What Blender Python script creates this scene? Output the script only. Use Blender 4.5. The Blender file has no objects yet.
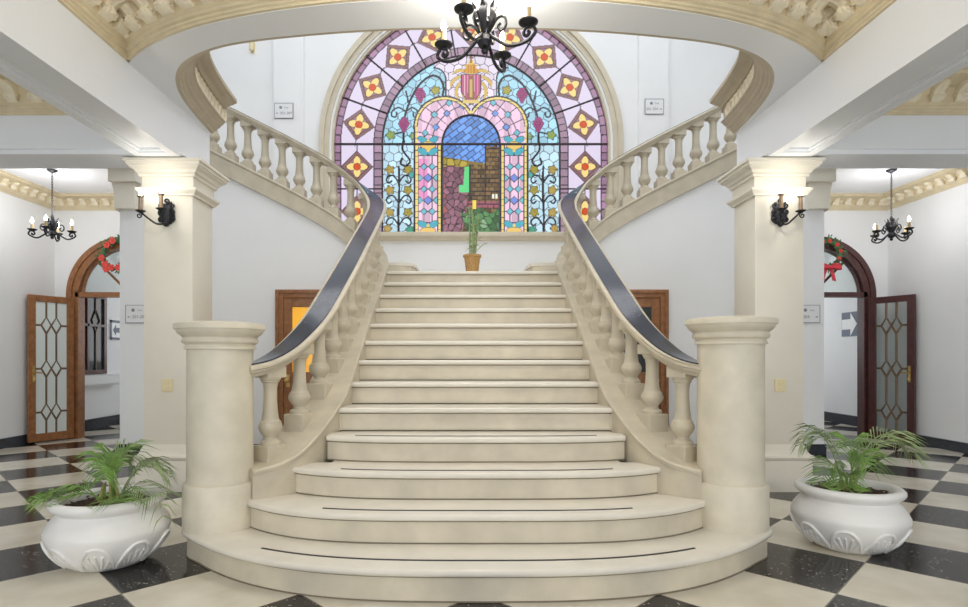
import bpy, bmesh, math, random
import numpy as np
from mathutils import Vector, Matrix
PI = math.pi
S = bpy.context.scene
C = S.collection
random.seed(7)

# ------------------------------------------------------------ camera, world, light, exposure
cam = bpy.data.objects.new('camera', bpy.data.cameras.new('camera'))
C.objects.link(cam)
cam.location = (-0.06, 0.0, 1.18)
cam.rotation_euler = (PI/2, 0, 0)
cam.data.sensor_width = 36.0
cam.data.lens = 585*36/968
cam.data.shift_x = 0.0176
cam.data.shift_y = 0.0553
cam.data.clip_start = 0.05
S.camera = cam

world = bpy.data.worlds.new('overcast_sky'); S.world = world
world.use_nodes = True
bg = world.node_tree.nodes['Background']
bg.inputs['Color'].default_value = (0.96, 0.98, 1.0, 1)
bg.inputs['Strength'].default_value = 1.15
S.view_settings.view_transform = 'Standard'
S.view_settings.look = 'None'
S.view_settings.exposure = 0.92
S.view_settings.gamma = 1.0
S.view_settings.use_curve_mapping = False
S.cycles.max_bounces = 12
S.cycles.diffuse_bounces = 8
S.cycles.transparent_max_bounces = 16

def point_light(name, loc, power, color, radius=0.06):
    l = bpy.data.lights.new(name, 'POINT'); l.energy = power; l.color = color; l.shadow_soft_size = radius
    o = bpy.data.objects.new(name, l); C.objects.link(o); o.location = loc
    return o
WARM = (1.0, 0.93, 0.82)
COOL = (0.93, 0.96, 1.0)

# ------------------------------------------------------------ materials
MATS = {}
def mat(name, col, rough=0.5, metal=0.0, var=0.0, vscale=6.0, bump=0.0, bscale=60.0, spec=0.5, coat=0.0,
        emit=None, estr=0.0, trans=0.0, alpha=1.0):
    m = bpy.data.materials.new(name); m.use_nodes = True
    nt = m.node_tree; b = nt.nodes['Principled BSDF']
    b.inputs['Roughness'].default_value = rough
    b.inputs['Metallic'].default_value = metal
    b.inputs['Specular IOR Level'].default_value = spec
    b.inputs['Coat Weight'].default_value = coat
    b.inputs['Transmission Weight'].default_value = trans
    b.inputs['Alpha'].default_value = alpha
    b.inputs['Base Color'].default_value = (*col, 1)
    if emit:
        b.inputs['Emission Color'].default_value = (*emit, 1); b.inputs['Emission Strength'].default_value = estr
    tc = nt.nodes.new('ShaderNodeTexCoord')
    if var > 0:
        n = nt.nodes.new('ShaderNodeTexNoise'); n.inputs['Scale'].default_value = vscale; n.inputs['Detail'].default_value = 6
        r = nt.nodes.new('ShaderNodeValToRGB')
        r.color_ramp.elements[0].position = 0.3; r.color_ramp.elements[1].position = 0.7
        r.color_ramp.elements[0].color = (*[max(0, c*(1-var)) for c in col], 1)
        r.color_ramp.elements[1].color = (*[min(1, c*(1+var*0.5)) for c in col], 1)
        nt.links.new(tc.outputs['Object'], n.inputs['Vector']); nt.links.new(n.outputs['Fac'], r.inputs['Fac'])
        nt.links.new(r.outputs['Color'], b.inputs['Base Color'])
    if bump > 0:
        n2 = nt.nodes.new('ShaderNodeTexNoise'); n2.inputs['Scale'].default_value = bscale; n2.inputs['Detail'].default_value = 4
        bp = nt.nodes.new('ShaderNodeBump'); bp.inputs['Strength'].default_value = bump; bp.inputs['Distance'].default_value = 0.01
        nt.links.new(tc.outputs['Object'], n2.inputs['Vector']); nt.links.new(n2.outputs['Fac'], bp.inputs['Height'])
        nt.links.new(bp.outputs['Normal'], b.inputs['Normal'])
    MATS[name] = m
    return m

M_wall = mat('white_wall_paint', (0.84, 0.85, 0.86), 0.6, var=0.03, vscale=1.5, bump=0.06, bscale=40)
M_beam = mat('cool_white_gloss_paint', (0.82, 0.845, 0.88), 0.4, var=0.02, vscale=1.5)
M_ceil = mat('white_ceiling_paint', (0.86, 0.87, 0.88), 0.7, var=0.02, vscale=2)
M_pillar = mat('cream_pillar_paint', (0.80, 0.76, 0.66), 0.45, var=0.05, vscale=3, bump=0.05, bscale=30)
M_cornice = mat('ochre_cream_plaster', (0.72, 0.62, 0.42), 0.5, var=0.10, vscale=8)
M_orn = mat('cream_plaster_ornament', (0.86, 0.78, 0.60), 0.5, var=0.10, vscale=14)
M_ring = mat('shaded_cream_stone', (0.52, 0.45, 0.33), 0.5, var=0.08, vscale=8)  # gallery edge stone, its shade darkened into the base colour
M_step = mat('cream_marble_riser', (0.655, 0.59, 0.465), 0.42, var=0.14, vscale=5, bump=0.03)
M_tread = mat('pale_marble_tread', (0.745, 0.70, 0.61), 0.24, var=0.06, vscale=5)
M_joint_shade = mat('grimy_joint_shade', (0.20, 0.165, 0.11), 0.8)  # joint grime together with painted shade below the nosings
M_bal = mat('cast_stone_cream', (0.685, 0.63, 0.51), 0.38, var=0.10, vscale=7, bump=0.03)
M_bal_shade = mat('shaded_cast_stone', (0.57, 0.51, 0.395), 0.4, var=0.12, vscale=7, bump=0.03)  # darker copy of the newel stone, balustrade shade painted in
M_rail = mat('polished_black_rail', (0.036, 0.042, 0.066), 0.16, spec=0.6, var=0.3, vscale=12)
M_strip = mat('black_rubber_strip', (0.03, 0.03, 0.03), 0.7)
M_iron = mat('wrought_iron_black', (0.035, 0.036, 0.042), 0.45, metal=0.6)
M_brass = mat('aged_brass', (0.62, 0.43, 0.16), 0.35, metal=0.9)
M_candle = mat('ivory_candle_tube', (0.60, 0.46, 0.25), 0.5, var=0.1, vscale=30)
M_candle2 = mat('tarnished_candle_tube', (0.22, 0.15, 0.09), 0.5, var=0.2, vscale=30)
M_bulb = mat('lit_bulb', (1, 1, 1), 0.3, emit=(1.0, 0.93, 0.82), estr=22)
M_deadbulb = mat('unlit_bulb', (0.75, 0.74, 0.70), 0.1)
M_wood = mat('red_brown_varnished_wood', (0.32, 0.135, 0.05), 0.3, var=0.3, vscale=18)
M_woodr = mat('dark_mahogany', (0.085, 0.03, 0.028), 0.3, var=0.3, vscale=18)
M_grille = mat('bronze_lattice', (0.16, 0.10, 0.055), 0.4, metal=0.3)
M_base = mat('dark_granite_skirting', (0.035, 0.042, 0.055), 0.25, var=0.5, vscale=60)
M_amber = mat('amber_glass', (0.85, 0.42, 0.04), 0.15, emit=(1.0, 0.5, 0.05), estr=0.25)
M_darkglass = mat('dark_glass', (0.05, 0.06, 0.065), 0.08)
M_pot = mat('white_glazed_planter', (0.84, 0.83, 0.81), 0.32, var=0.02, vscale=10)
M_soil = mat('bark_mulch', (0.10, 0.06, 0.04), 0.9, var=0.7, vscale=70, bump=1.0, bscale=60)
M_leaf = mat('palm_leaf_green', (0.22, 0.38, 0.08), 0.4, var=0.35, vscale=10)
M_leaf2 = mat('grey_green_leaf', (0.34, 0.44, 0.20), 0.4, var=0.35, vscale=10)
M_stem = mat('green_stem', (0.30, 0.30, 0.08), 0.5, var=0.3, vscale=20)
M_wicker = mat('tan_woven_pot', (0.50, 0.29, 0.10), 0.6, var=0.25, vscale=40)
M_red = mat('red_petals', (0.70, 0.06, 0.04), 0.5, var=0.3, vscale=40)
M_redbow = mat('red_ribbon', (0.62, 0.03, 0.05), 0.35, var=0.2, vscale=20)
M_xmas = mat('dark_green_foliage', (0.05, 0.15, 0.05), 0.5, var=0.4, vscale=40)
M_plate = mat('ivory_switch_plate', (0.78, 0.68, 0.42), 0.4)
M_sign = mat('white_sign_plate', (0.80, 0.81, 0.82), 0.3)
M_signgrey = mat('grey_print', (0.25, 0.26, 0.32), 0.5)
M_navy = mat('navy_sign_print', (0.03, 0.06, 0.12), 0.4)
M_lead = mat('lead_came', (0.06, 0.05, 0.055), 0.5, metal=0.4)
M_stonesill = mat('window_stone_surround', (0.62, 0.56, 0.44), 0.55, var=0.08, vscale=6)

def clear_glass(name, tint=(0.93, 0.96, 0.95), gloss=0.12):
    m = bpy.data.materials.new(name); m.use_nodes = True; nt = m.node_tree; nt.nodes.clear()
    out = nt.nodes.new('ShaderNodeOutputMaterial'); mix = nt.nodes.new('ShaderNodeMixShader')
    t = nt.nodes.new('ShaderNodeBsdfTransparent'); t.inputs['Color'].default_value = (*tint, 1)
    g = nt.nodes.new('ShaderNodeBsdfGlossy'); g.inputs['Roughness'].default_value = 0.08
    mix.inputs['Fac'].default_value = gloss
    nt.links.new(t.outputs[0], mix.inputs[1]); nt.links.new(g.outputs[0], mix.inputs[2]); nt.links.new(mix.outputs[0], out.inputs['Surface'])
    return m
M_glass = clear_glass('clear_pane')
M_frost = mat('frosted_pane', (0.74, 0.80, 0.78), 0.35, trans=0.0)

def floor_material():
    m = bpy.data.materials.new('checker_terrazzo'); m.use_nodes = True; nt = m.node_tree; N = nt.nodes; L = nt.links
    b = N['Principled BSDF']
    tc = N.new('ShaderNodeTexCoord'); sep = N.new('ShaderNodeSeparateXYZ'); L.new(tc.outputs['Object'], sep.inputs[0])
    def mth(op, a, bb=None):
        n = N.new('ShaderNodeMath'); n.operation = op
        for i, v in enumerate((a, bb)):
            if v is None: continue
            if isinstance(v, (int, float)): n.inputs[i].default_value = v
            else: L.new(v, n.inputs[i])
        return n.outputs[0]
    T = 0.63; k = 1/(math.sqrt(2)*T)
    p = mth('ADD', mth('MULTIPLY', mth('ADD', sep.outputs[0], sep.outputs[1]), k), -0.80/T + 40)
    q = mth('ADD', mth('MULTIPLY', mth('SUBTRACT', sep.outputs[1], sep.outputs[0]), k), -0.80/T + 40)
    sm = mth('MODULO', mth('ADD', mth('FLOOR', p), mth('FLOOR', q)), 2.0)     # odd = white
    fp = mth('ABSOLUTE', mth('SUBTRACT', mth('FRACT', p), 0.5)); fq = mth('ABSOLUTE', mth('SUBTRACT', mth('FRACT', q), 0.5))
    grout = mth('GREATER_THAN', mth('MAXIMUM', fp, fq), 0.495)
    nz = N.new('ShaderNodeTexNoise'); nz.inputs['Scale'].default_value = 3.0; nz.inputs['Detail'].default_value = 8
    L.new(tc.outputs['Object'], nz.inputs['Vector'])
    rw = N.new('ShaderNodeValToRGB'); rw.color_ramp.elements[0].color = (0.60, 0.55, 0.44, 1); rw.color_ramp.elements[1].color = (0.76, 0.72, 0.62, 1)
    rw.color_ramp.elements[0].position = 0.3; rw.color_ramp.elements[1].position = 0.7
    L.new(nz.outputs['Fac'], rw.inputs['Fac'])
    vo = N.new('ShaderNodeTexVoronoi'); vo.inputs['Scale'].default_value = 42
    L.new(tc.outputs['Object'], vo.inputs['Vector'])
    rb = N.new('ShaderNodeValToRGB'); e = rb.color_ramp.elements
    e[0].color = (0.40, 0.37, 0.34, 1); e[0].position = 0.12; e[1].color = (0.019, 0.016, 0.015, 1); e[1].position = 0.26
    L.new(vo.outputs['Distance'], rb.inputs['Fac'])
    n2 = N.new('ShaderNodeTexNoise'); n2.inputs['Scale'].default_value = 9
    L.new(tc.outputs['Object'], n2.inputs['Vector'])
    dk = N.new('ShaderNodeMixRGB'); dk.inputs[1].default_value = (0.019, 0.016, 0.015, 1)
    L.new(mth('GREATER_THAN', n2.outputs['Fac'], 0.5), dk.inputs[0]); L.new(rb.outputs[0], dk.inputs[2])
    mx = N.new('ShaderNodeMixRGB'); L.new(sm, mx.inputs[0]); L.new(dk.outputs[0], mx.inputs[1]); L.new(rw.outputs[0], mx.inputs[2])
    gx = N.new('ShaderNodeMixRGB'); L.new(grout, gx.inputs[0]); L.new(mx.outputs[0], gx.inputs[1]); gx.inputs[2].default_value = (0.25, 0.22, 0.18, 1)
    L.new(gx.outputs[0], b.inputs['Base Color']); b.inputs['Roughness'].default_value = 0.16; b.inputs['Specular IOR Level'].default_value = 0.32
    return m
M_floor = floor_material()

# ------------------------------------------------------------ mesh helpers
class MB:
    def __init__(s): s.v = []; s.f = []; s.m = []; s.mi = 0
    def add(s, vs, fs):
        k = len(s.v); s.v += [tuple(p) for p in vs]
        for f in fs: s.f.append([i+k for i in f]); s.m.append(s.mi)
        return s
    def box(s, x0, x1, y0, y1, z0, z1):
        vs = [(x, y, z) for z in (z0, z1) for y in (y0, y1) for x in (x0, x1)]
        return s.add(vs, [(0, 2, 3, 1), (4, 5, 7, 6), (0, 1, 5, 4), (2, 6, 7, 3), (0, 4, 6, 2), (1, 3, 7, 5)])
    def prism(s, poly, z0, z1):                      # xy outline between two heights
        n = len(poly)
        return s.add([(x, y, z0) for x, y in poly] + [(x, y, z1) for x, y in poly],
                     [tuple(range(n))[::-1], tuple(range(n, 2*n))] + [(i, (i+1) % n, (i+1) % n + n, i+n) for i in range(n)])
    def extr_y(s, poly, y0, y1):                     # xz outline between two depths
        n = len(poly)
        return s.add([(x, y0, z) for x, z in poly] + [(x, y1, z) for x, z in poly],
                     [tuple(range(n)), tuple(range(n, 2*n))[::-1]] + [(i, i+n, (i+1) % n + n, (i+1) % n) for i in range(n)])
    def layers(s, rings):                            # stacked closed outlines of equal length
        n = len(rings[0]); vs = [p for r in rings for p in r]; fs = []
        for k in range(len(rings)-1):
            for i in range(n):
                j = (i+1) % n; fs.append((k*n+i, k*n+j, (k+1)*n+j, (k+1)*n+i))
        fs.append(tuple(range(n))[::-1]); fs.append(tuple(range((len(rings)-1)*n, len(rings)*n)))
        return s.add(vs, fs)
    def lathe(s, prof, c=(0, 0, 0), n=32, mod=None):
        rings = []
        for r, z in prof:
            ring = []
            for i in range(n):
                a = 2*PI*i/n; rr = max(r, 1e-4)*(1+(mod(a, z) if mod else 0))
                ring.append((c[0]+rr*math.cos(a), c[1]+rr*math.sin(a), c[2]+z))
            rings.append(ring)
        return s.layers(rings)
    def tube(s, pts, r, n=8, caps=True):
        pts = [Vector(p) for p in pts]; rr = r if isinstance(r, (list, tuple)) else [r]*len(pts)
        rings = []; nrm = None
        for i, p in enumerate(pts):
            t = (pts[min(i+1, len(pts)-1)] - pts[max(i-1, 0)])
            if t.length < 1e-9: t = Vector((0, 0, 1))
            t.normalize()
            if nrm is None:
                nrm = t.orthogonal().normalized()
            else:
                nrm = nrm - t*nrm.dot(t)
                nrm = nrm.normalized() if nrm.length > 1e-6 else t.orthogonal().normalized()
            b = t.cross(nrm)
            rings.append([p + (nrm*math.cos(2*PI*k/n) + b*math.sin(2*PI*k/n))*rr[i] for k in range(n)])
        return s.layers(rings)
    def sweep(s, path, prof, closed_prof=True):      # prof: (lateral, up); lateral is to the right of travel
        P = [Vector(p) for p in path]; rows = []
        n = len(P)
        for i in range(n):
            d0 = (P[i]-P[i-1]) if i > 0 else (P[1]-P[0]); d1 = (P[i+1]-P[i]) if i < n-1 else d0
            d0 = Vector((d0.x, d0.y)).normalized(); d1 = Vector((d1.x, d1.y)).normalized()
            l0 = Vector((d0.y, -d0.x)); l1 = Vector((d1.y, -d1.x)); lm = (l0+l1)
            lm = lm.normalized() if lm.length > 1e-6 else l0
            k = min(1.8, 1/max(0.3, lm.dot(l0)))
            rows.append([(P[i].x+lm.x*k*a, P[i].y+lm.y*k*a, P[i].z+u) for a, u in prof])
        return s.layers(rows)
    def build(s, name, mats, parent=None, smooth=True, loc=None, auto=35, bevel=0):
        me = bpy.data.meshes.new(name); me.from_pydata(s.v, [], s.f)
        if not isinstance(mats, (list, tuple)): mats = [mats]
        for m in mats: me.materials.append(m)
        me.polygons.foreach_set('material_index', s.m)
        bm = bmesh.new(); bm.from_mesh(me)
        bmesh.ops.recalc_face_normals(bm, faces=bm.faces)
        if bevel > 0:
            es = [e for e in bm.edges if len(e.link_faces) == 2 and e.calc_face_angle(0) > 0.6]
            bmesh.ops.bevel(bm, geom=es, offset=bevel, segments=2, affect='EDGES', profile=0.5, clamp_overlap=True)
        if smooth:
            for e in bm.edges: e.smooth = not (len(e.link_faces) == 2 and e.calc_face_angle(0) > math.radians(auto))
            for f in bm.faces: f.smooth = True
        bm.to_mesh(me); bm.free()
        o = bpy.data.objects.new(name, me); C.objects.link(o)
        if parent is not None: o.parent = parent
        if loc: o.location = loc
        return o
def empty(name, loc=(0, 0, 0), rz=0.0):
    o = bpy.data.objects.new(name, None); C.objects.link(o); o.location = loc; o.rotation_euler = (0, 0, rz); o.empty_display_size = 0.1
    return o
def tag(o, label=None, cat=None, group=None, kind=None):
    if label: o['label'] = label
    if cat: o['category'] = cat
    if group: o['group'] = group
    if kind: o['kind'] = kind
    return o
def struct(o, label, cat): return tag(o, label, cat, kind='structure')
def inst(src, parent, loc, rz=0.0, scale=(1, 1, 1)):
    o = src.copy(); C.objects.link(o); o.parent = parent; o.location = loc; o.rotation_euler = (0, 0, rz); o.scale = scale
    return o
def smooth_path(pts, n=5):
    P = [Vector(p) for p in pts]; out = []
    for i in range(len(P)-1):
        a = P[max(i-1, 0)]; b = P[i]; c = P[i+1]; d = P[min(i+2, len(P)-1)]
        for k in range(n):
            t = k/n
            out.append(0.5*((2*b)+(c-a)*t+(2*a-5*b+4*c-d)*t*t+(3*b-a-3*c+d)*t**3))
    out.append(P[-1]); return out
def resample(path, step):
    out = [path[0].copy()]; acc = 0
    for a, b in zip(path[:-1], path[1:]):
        L = (b-a).length; t = step-acc
        while t <= L: out.append(a.lerp(b, t/L)); t += step
        acc = (acc+L) % step if L else acc
    return out
def text_obj(name, body, size, m, parent, loc, rot, align='CENTER'):
    cu = bpy.data.curves.new(name, 'FONT'); cu.body = body; cu.size = size; cu.align_x = align; cu.align_y = 'CENTER'; cu.extrude = 0.0005
    cu.materials.append(m); tmp = bpy.data.objects.new(name+'_curve', cu)
    me = bpy.data.meshes.new_from_object(tmp); bpy.data.objects.remove(tmp); bpy.data.curves.remove(cu)
    o = bpy.data.objects.new(name, me); C.objects.link(o); o.parent = parent; o.location = loc; o.rotation_euler = rot
    return o

# ------------------------------------------------------------ setting
R_, T_ = 0.165, 0.31                                  # riser, tread
ZC = 3.60                                             # lobby ceiling
ZL = 13*R_                                            # landing
ZF = 22*R_                                            # upper floor
YW = 8.5                                              # back wall
XS = 6.05                                             # side walls
def side(s): return 'left' if s < 0 else 'right'

mb = MB().box(-XS-1.5, XS+1.5, -3, 13, -0.15, 0)
struct(mb.build('floor', M_floor, smooth=False), 'black and white checkerboard floor laid diagonally', 'floor')
mb = MB(); mb.box(-2.5, 2.5, -3, 3.5, ZC, ZC+0.1)
for s in (-1, 1):
    mb.box(*sorted((s*2.5, s*XS)), -3, 5.2, ZC, ZC+0.1)
    mb.box(*sorted((s*4.10, s*XS)), 5.3, YW, 3.50, 3.6)
struct(mb.build('ceiling', M_ceil, smooth=False), 'white plaster ceiling of the hall', 'ceiling')
# stairwell ceiling with an unseen opening added to let daylight in, upper walls
mb = MB(); H2 = 6.9
mb.box(-XS, XS, 1.2, 2.6, H2, H2+0.1); mb.box(-XS, XS, 7.9, YW+0.12, H2, H2+0.1)
for s in (-1, 1): mb.box(*sorted((s*3.6, s*XS)), 2.6, 7.9, H2, H2+0.1)
struct(mb.build('ceiling', M_ceil, smooth=False), 'upper ceiling around an added daylight opening above the stairs', 'ceiling')
struct(MB().box(-XS, XS, 1.0, 1.2, ZC+0.1, H2).build('wall_front', M_wall, smooth=False), 'upper gallery wall behind the viewer', 'wall')
for s in (-1, 1):
    x0, x1 = sorted((s*XS, s*(XS+0.15)))
    struct(MB().box(x0, x1, -3, YW+0.3, 0, H2).build('wall_'+side(s), M_wall, smooth=False), 'plain white %s side wall of the hall' % side(s), 'wall')
    b = MB().box(*sorted((s*XS, s*(XS-0.02))), -3, YW, 0, 0.13)
    struct(b.build('baseboard_'+side(s), M_base, smooth=False), 'dark granite skirting along the %s wall' % side(s), 'baseboard')

def arc(cx, cz, r, a0, a1, n):
    return [(cx+r*math.cos(math.radians(a0+(a1-a0)*i/n)), cz+r*math.sin(math.radians(a0+(a1-a0)*i/n))) for i in range(n+1)]
WR, WZ0, WZS = 2.03, 2.98, 4.30                       # window half width, sill, springing
DCX, DR, DZS = 5.0, 0.74, 2.07                          # arched doorway
mb = MB()
for s in (-1, 1):
    poly = [(0, 0), (0, WZ0), (-WR, WZ0)] + arc(0, WZS, WR, 180, 90, 40) + [(0, H2), (-XS, H2), (-XS, 0), (-DCX-DR, 0)] \
        + arc(-DCX, DZS, DR, 180, 0, 28) + [(-DCX+DR, 0)]
    mb.extr_y([(-s*x, z) for x, z in poly], YW, YW+0.12)
struct(mb.build('wall_back', M_wall, smooth=False), 'white back wall with the stained glass window opening', 'wall')
mb = MB()
for s in (-1, 1):                                      # pilaster strips beside the window
    mb.box(*sorted((s*2.42, s*2.85)), YW-0.06, YW, ZL, H2)
struct(mb.build('trim_1', M_wall, smooth=False), 'shallow white pilaster strips on the stairwell wall', 'trim')
mb = MB()
for s in (-1, 1): mb.box(*sorted((s*4.15, s*(DCX-DR-0.12))), YW-0.02, YW, 0, 0.13)
struct(mb.build('baseboard_back', M_base, smooth=False), 'dark skirting stubs beside the arched doorways', 'baseboard')

# corridor side of the stair enclosure
for s in (-1, 1):
    poly = [(-4.25, 0), (-1.10, 0), (-1.10, 2.16), (-1.35, 2.42), (-1.52, 2.56), (-1.82, 2.84), (-2.42, 3.18), (-3.13, 3.52), (-3.5, 3.62), (-4.25, 3.62)]
    b = MB().extr_y([(-s*x, z) for x, z in poly], 7.06, 7.16)
    struct(b.build('wall_stair_'+side(s), M_wall, smooth=False), 'white wall under the %s upper flight' % side(s), 'wall')
    struct(MB().box(*sorted((s*4.15, s*4.03)), 7.16, YW, 0, ZC).build('wall_corridor_'+side(s), M_wall, smooth=False), 'inner wall of the %s corridor' % side(s), 'wall')
    b = MB().box(*sorted((s*4.26, s*2.40)), 7.03, 7.06, 0, 0.13); b.box(*sorted((s*1.44, s*1.2)), 7.03, 7.06, 0, 0.13)
    struct(b.build('baseboard_stair_'+side(s), M_base, smooth=False), 'dark skirting under the %s upper flight' % side(s), 'baseboard')
    b = MB().box(*sorted((s*3.28, s*XS)), 7.16, YW, ZF-0.1, ZF)
    struct(b.build('floor_upper_'+side(s), M_tread, smooth=False), 'upper floor at the head of the %s flight' % side(s), 'floor')
    # passage beyond the arched doorway
    px = 6.2 if s < 0 else 6.6
    b = MB().box(*sorted((s*px, s*(px+0.15))), YW+0.12, 12.5, 0, 3.2)
    b.box(*sorted((s*3.4, s*3.3)), YW+0.12, 12.5, 0, 3.2)
    b.box(*sorted((s*3.4, s*px)), 12.4, 12.5, 0, 1.1)
    b.box(*sorted((s*XS, s*(px+0.15))), YW+0.121, YW+0.16, 0, 3.2)
    struct(b.build('wall_passage_'+side(s), M_wall, smooth=False), 'white passage wall beyond the %s arched doorway' % side(s), 'wall')
    b = MB().box(*sorted((s*3.3, s*(px+0.15))), YW+0.12, 12.5, 3.2, 3.3)
    struct(b.build('ceiling_passage_'+side(s), M_ceil, smooth=False), 'passage ceiling beyond the %s arched doorway' % side(s), 'ceiling')
    b = MB().box(*sorted((s*px, s*(px-0.03))), YW+0.16, 12.5, 0, 0.17)
    struct(b.build('baseboard_passage_'+side(s), M_base, smooth=False), 'dark granite skirting in the %s passage' % side(s), 'baseboard')

# beams
for s in (-1, 1):
    b = MB(); x0, x1 = 2.50, 2.87
    b.box(*sorted((s*x0, s*x1)), -3, 5.55, 2.92, ZC+0.05)
    # soffit panel mouldings (raised border strips)
    for a, c, zz in ((x0, x0+0.07, 2.885), (x1-0.07, x1, 2.885), (x0+0.07, x0+0.095, 2.902), (x1-0.095, x1-0.07, 2.902)): b.box(*sorted((s*a, s*c)), -3, 4.88, zz, 2.92)
    b.box(*sorted((s*x0, s*x1)), 4.88, 4.97, 2.885, 2.92); b.box(*sorted((s*(x0+0.095), s*(x1-0.095))), 4.855, 4.88, 2.902, 2.92)
    struct(b.build('trim_beam_'+side(s), M_beam, smooth=False), '%s long ceiling beam with a panelled soffit' % side(s), 'beam')
    b = MB().box(*sorted((s*x1, s*XS)), 5.02, 5.40, 2.92, ZC+0.05)
    b.box(*sorted((s*x1, s*XS)), 5.0, 5.02, 2.96, 3.02)
    struct(b.build('trim_crossbeam_'+side(s), M_beam, smooth=False), '%s cross beam over the corridor opening' % side(s), 'beam')
    # corbel profile on the wall end
    b = MB(); prof = [(0, 2.93), (0.02, 2.93), (0.03, 3.0), (0.05, 3.1), (0.10, 3.2), (0.13, 3.26), (0.13, 3.3), (0.17, 3.34), (0.22, 3.42), (0.22, 3.5), (0.26, 3.6), (0, 3.6)]
    n = len(prof)
    for (ya, yb) in ((6.98, 8.5),):
        b.extr_y([(s*(4.25+a*0.4), z) for a, z in prof], ya, yb)
    b.box(*sorted((s*4.36, s*3.95)), 6.86, 7.06, 3.42, 3.6); b.box(*sorted((s*4.31, s*3.98)), 6.92, 7.06, 3.26, 3.42); b.box(*sorted((s*4.27, s*4.02)), 6.97, 7.06, 2.95, 3.26)
    struct(b.build('trim_corbel_'+side(s), M_pillar, smooth=False, bevel=0.006), '%s moulded corbel at the corridor wall end' % side(s), 'moulding')

# curved gallery beam
def front_y(x): return 3.45+0.088*x*x+0.0009*x**6
front = [(x, front_y(x)) for x in np.linspace(-2.5, 2.5, 61)]
half = [(0, 3.76), (0.5, 3.775), (1.0, 3.825), (1.57, 3.93), (1.9, 4.06), (2.17, 4.28), (2.35, 4.62), (2.44, 5.05), (2.49, 5.55)]
hs = smooth_path([(x, y, 0) for x, y in half], 6)
inner = [(-p.x, p.y) for p in hs[::-1]] + [(p.x, p.y) for p in hs[1:]]
mb = MB().prism([(x, y) for x, y in front] + [(2.5, 5.55)] + [(x, y) for x, y in inner[::-1]] + [(-2.5, 5.55)], 3.30, ZF)
struct(mb.build('trim_gallery_beam', M_beam, auto=30), 'curved white gallery beam around the stairwell opening', 'beam')
# moulded inner face of the gallery (path runs so that the stairwell lies to the right of travel)
path = [(x, y, 3.30) for x, y in inner]
prof = [(-0.01, 0.004), (0.03, 0.004), (0.035, 0.02), (0.055, 0.03), (0.06, 0.045), (0.085, 0.055), (0.09, 0.07), (0.115, 0.085), (0.12, 0.10), (0.138, 0.105), (0.138, 0.113), (0.112, 0.115),
        (0.112, 0.235), (0.142, 0.237), (0.147, 0.25), (0.165, 0.265), (0.20, 0.275), (0.225, 0.29), (0.24, 0.295), (0.24, 0.33), (-0.01, 0.33)]
gal = MB().sweep(path, [(-a, u) for a, u in prof])
gal = struct(gal.build('trim_gallery_cornice', M_ring, auto=12), 'beige moulded gallery edge with a guilloche frieze', 'cornice')
fr = MB()
ip = resample([Vector(p) for p in path], 0.092)
for i in range(len(ip)-1):
    p = ip[i]; d = (ip[i+1]-p); d.normalize(); nrm = Vector((-d.y, d.x, 0))
    c = p + nrm*0.120 + Vector((0, 0, 0.175))
    pts = [c + d*(0.042*math.cos(a)) + Vector((0, 0, 0.048*math.sin(a))) for a in np.linspace(0, 2*PI, 11)]
    fr.tube(pts, 0.014, 6)
    fr.tube([c+d*0.046+Vector((0, 0, -0.045)), c+d*0.046+nrm*0.008, c+d*0.046+Vector((0, 0, 0.045))], 0.009, 5)
fr.build('frieze', M_orn, gal)

# lobby cornices with modillions
CP = [(-0.01, 0.004), (0.02, 0.004), (0.023, 0.018), (0.034, 0.024), (0.037, 0.036), (0.052, 0.044), (0.060, 0.058), (0.056, 0.064), (0.066, 0.072), (0.074, 0.082), (0.072, 0.15), (0.10, 0.20), (0.20, 0.235), (0.24, 0.25), (0.245, 0.272), (0.275, 0.285), (0.28, 0.305), (-0.01, 0.305)]
def modillion_mesh():
    b = MB()
    pr = [(0.0, 0.0), (0.02, 0.0), (0.05, 0.012), (0.062, 0.03), (0.055, 0.045), (0.075, 0.06), (0.11, 0.075), (0.125, 0.092), (0.12, 0.105), (0.0, 0.105)]
    rows = []
    for x, k in ((-0.045, 0.80), (-0.03, 1.0), (-0.016, 0.9), (0.0, 1.12), (0.016, 0.9), (0.03, 1.0), (0.045, 0.80)):
        rows.append([(x, -a*k, u) for a, u in pr])
    b.layers(rows)
    # scroll volutes and a leaf
    for x in (-0.05, 0.05):
        b.tube([(x, -0.035-0.018*math.cos(t)*(1-t/14), 0.028+0.018*math.sin(t)*(1-t/14)) for t in np.linspace(0, 9, 18)], 0.007, 5)
    return b
mod_src = modillion_mesh().build('modillion', M_orn, smooth=True, auto=50)
C.objects.unlink(mod_src)
def cornice(name, path, label, sp=0.185, right=True, profile=CP, ms=(1.15, 1.35, 1.55), mz=0.083):
    sg = 1 if right else -1
    o = MB().sweep(path, [(sg*a, u) for a, u in profile]).build(name, M_cornice, auto=25)
    struct(o, label, 'cornice')
    P = [Vector(p) for p in path]
    rp = resample(P, sp)
    for i in range(len(rp)):
        a = rp[i]; d = (rp[min(i+1, len(rp)-1)]-rp[max(i-1, 0)]).normalized()
        ang = math.atan2(d.y, d.x)
        nr = Vector((d.y, -d.x, 0))*sg
        q = inst(mod_src, o, a+nr*0.064+Vector((0, 0, mz)), ang if right else ang+PI, ms)
    return o
cornice('trim_cornice_curved', [(x, y, 3.30) for x, y in front], 'beige cornice with carved modillions along the curved beam', 0.17, True)
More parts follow.
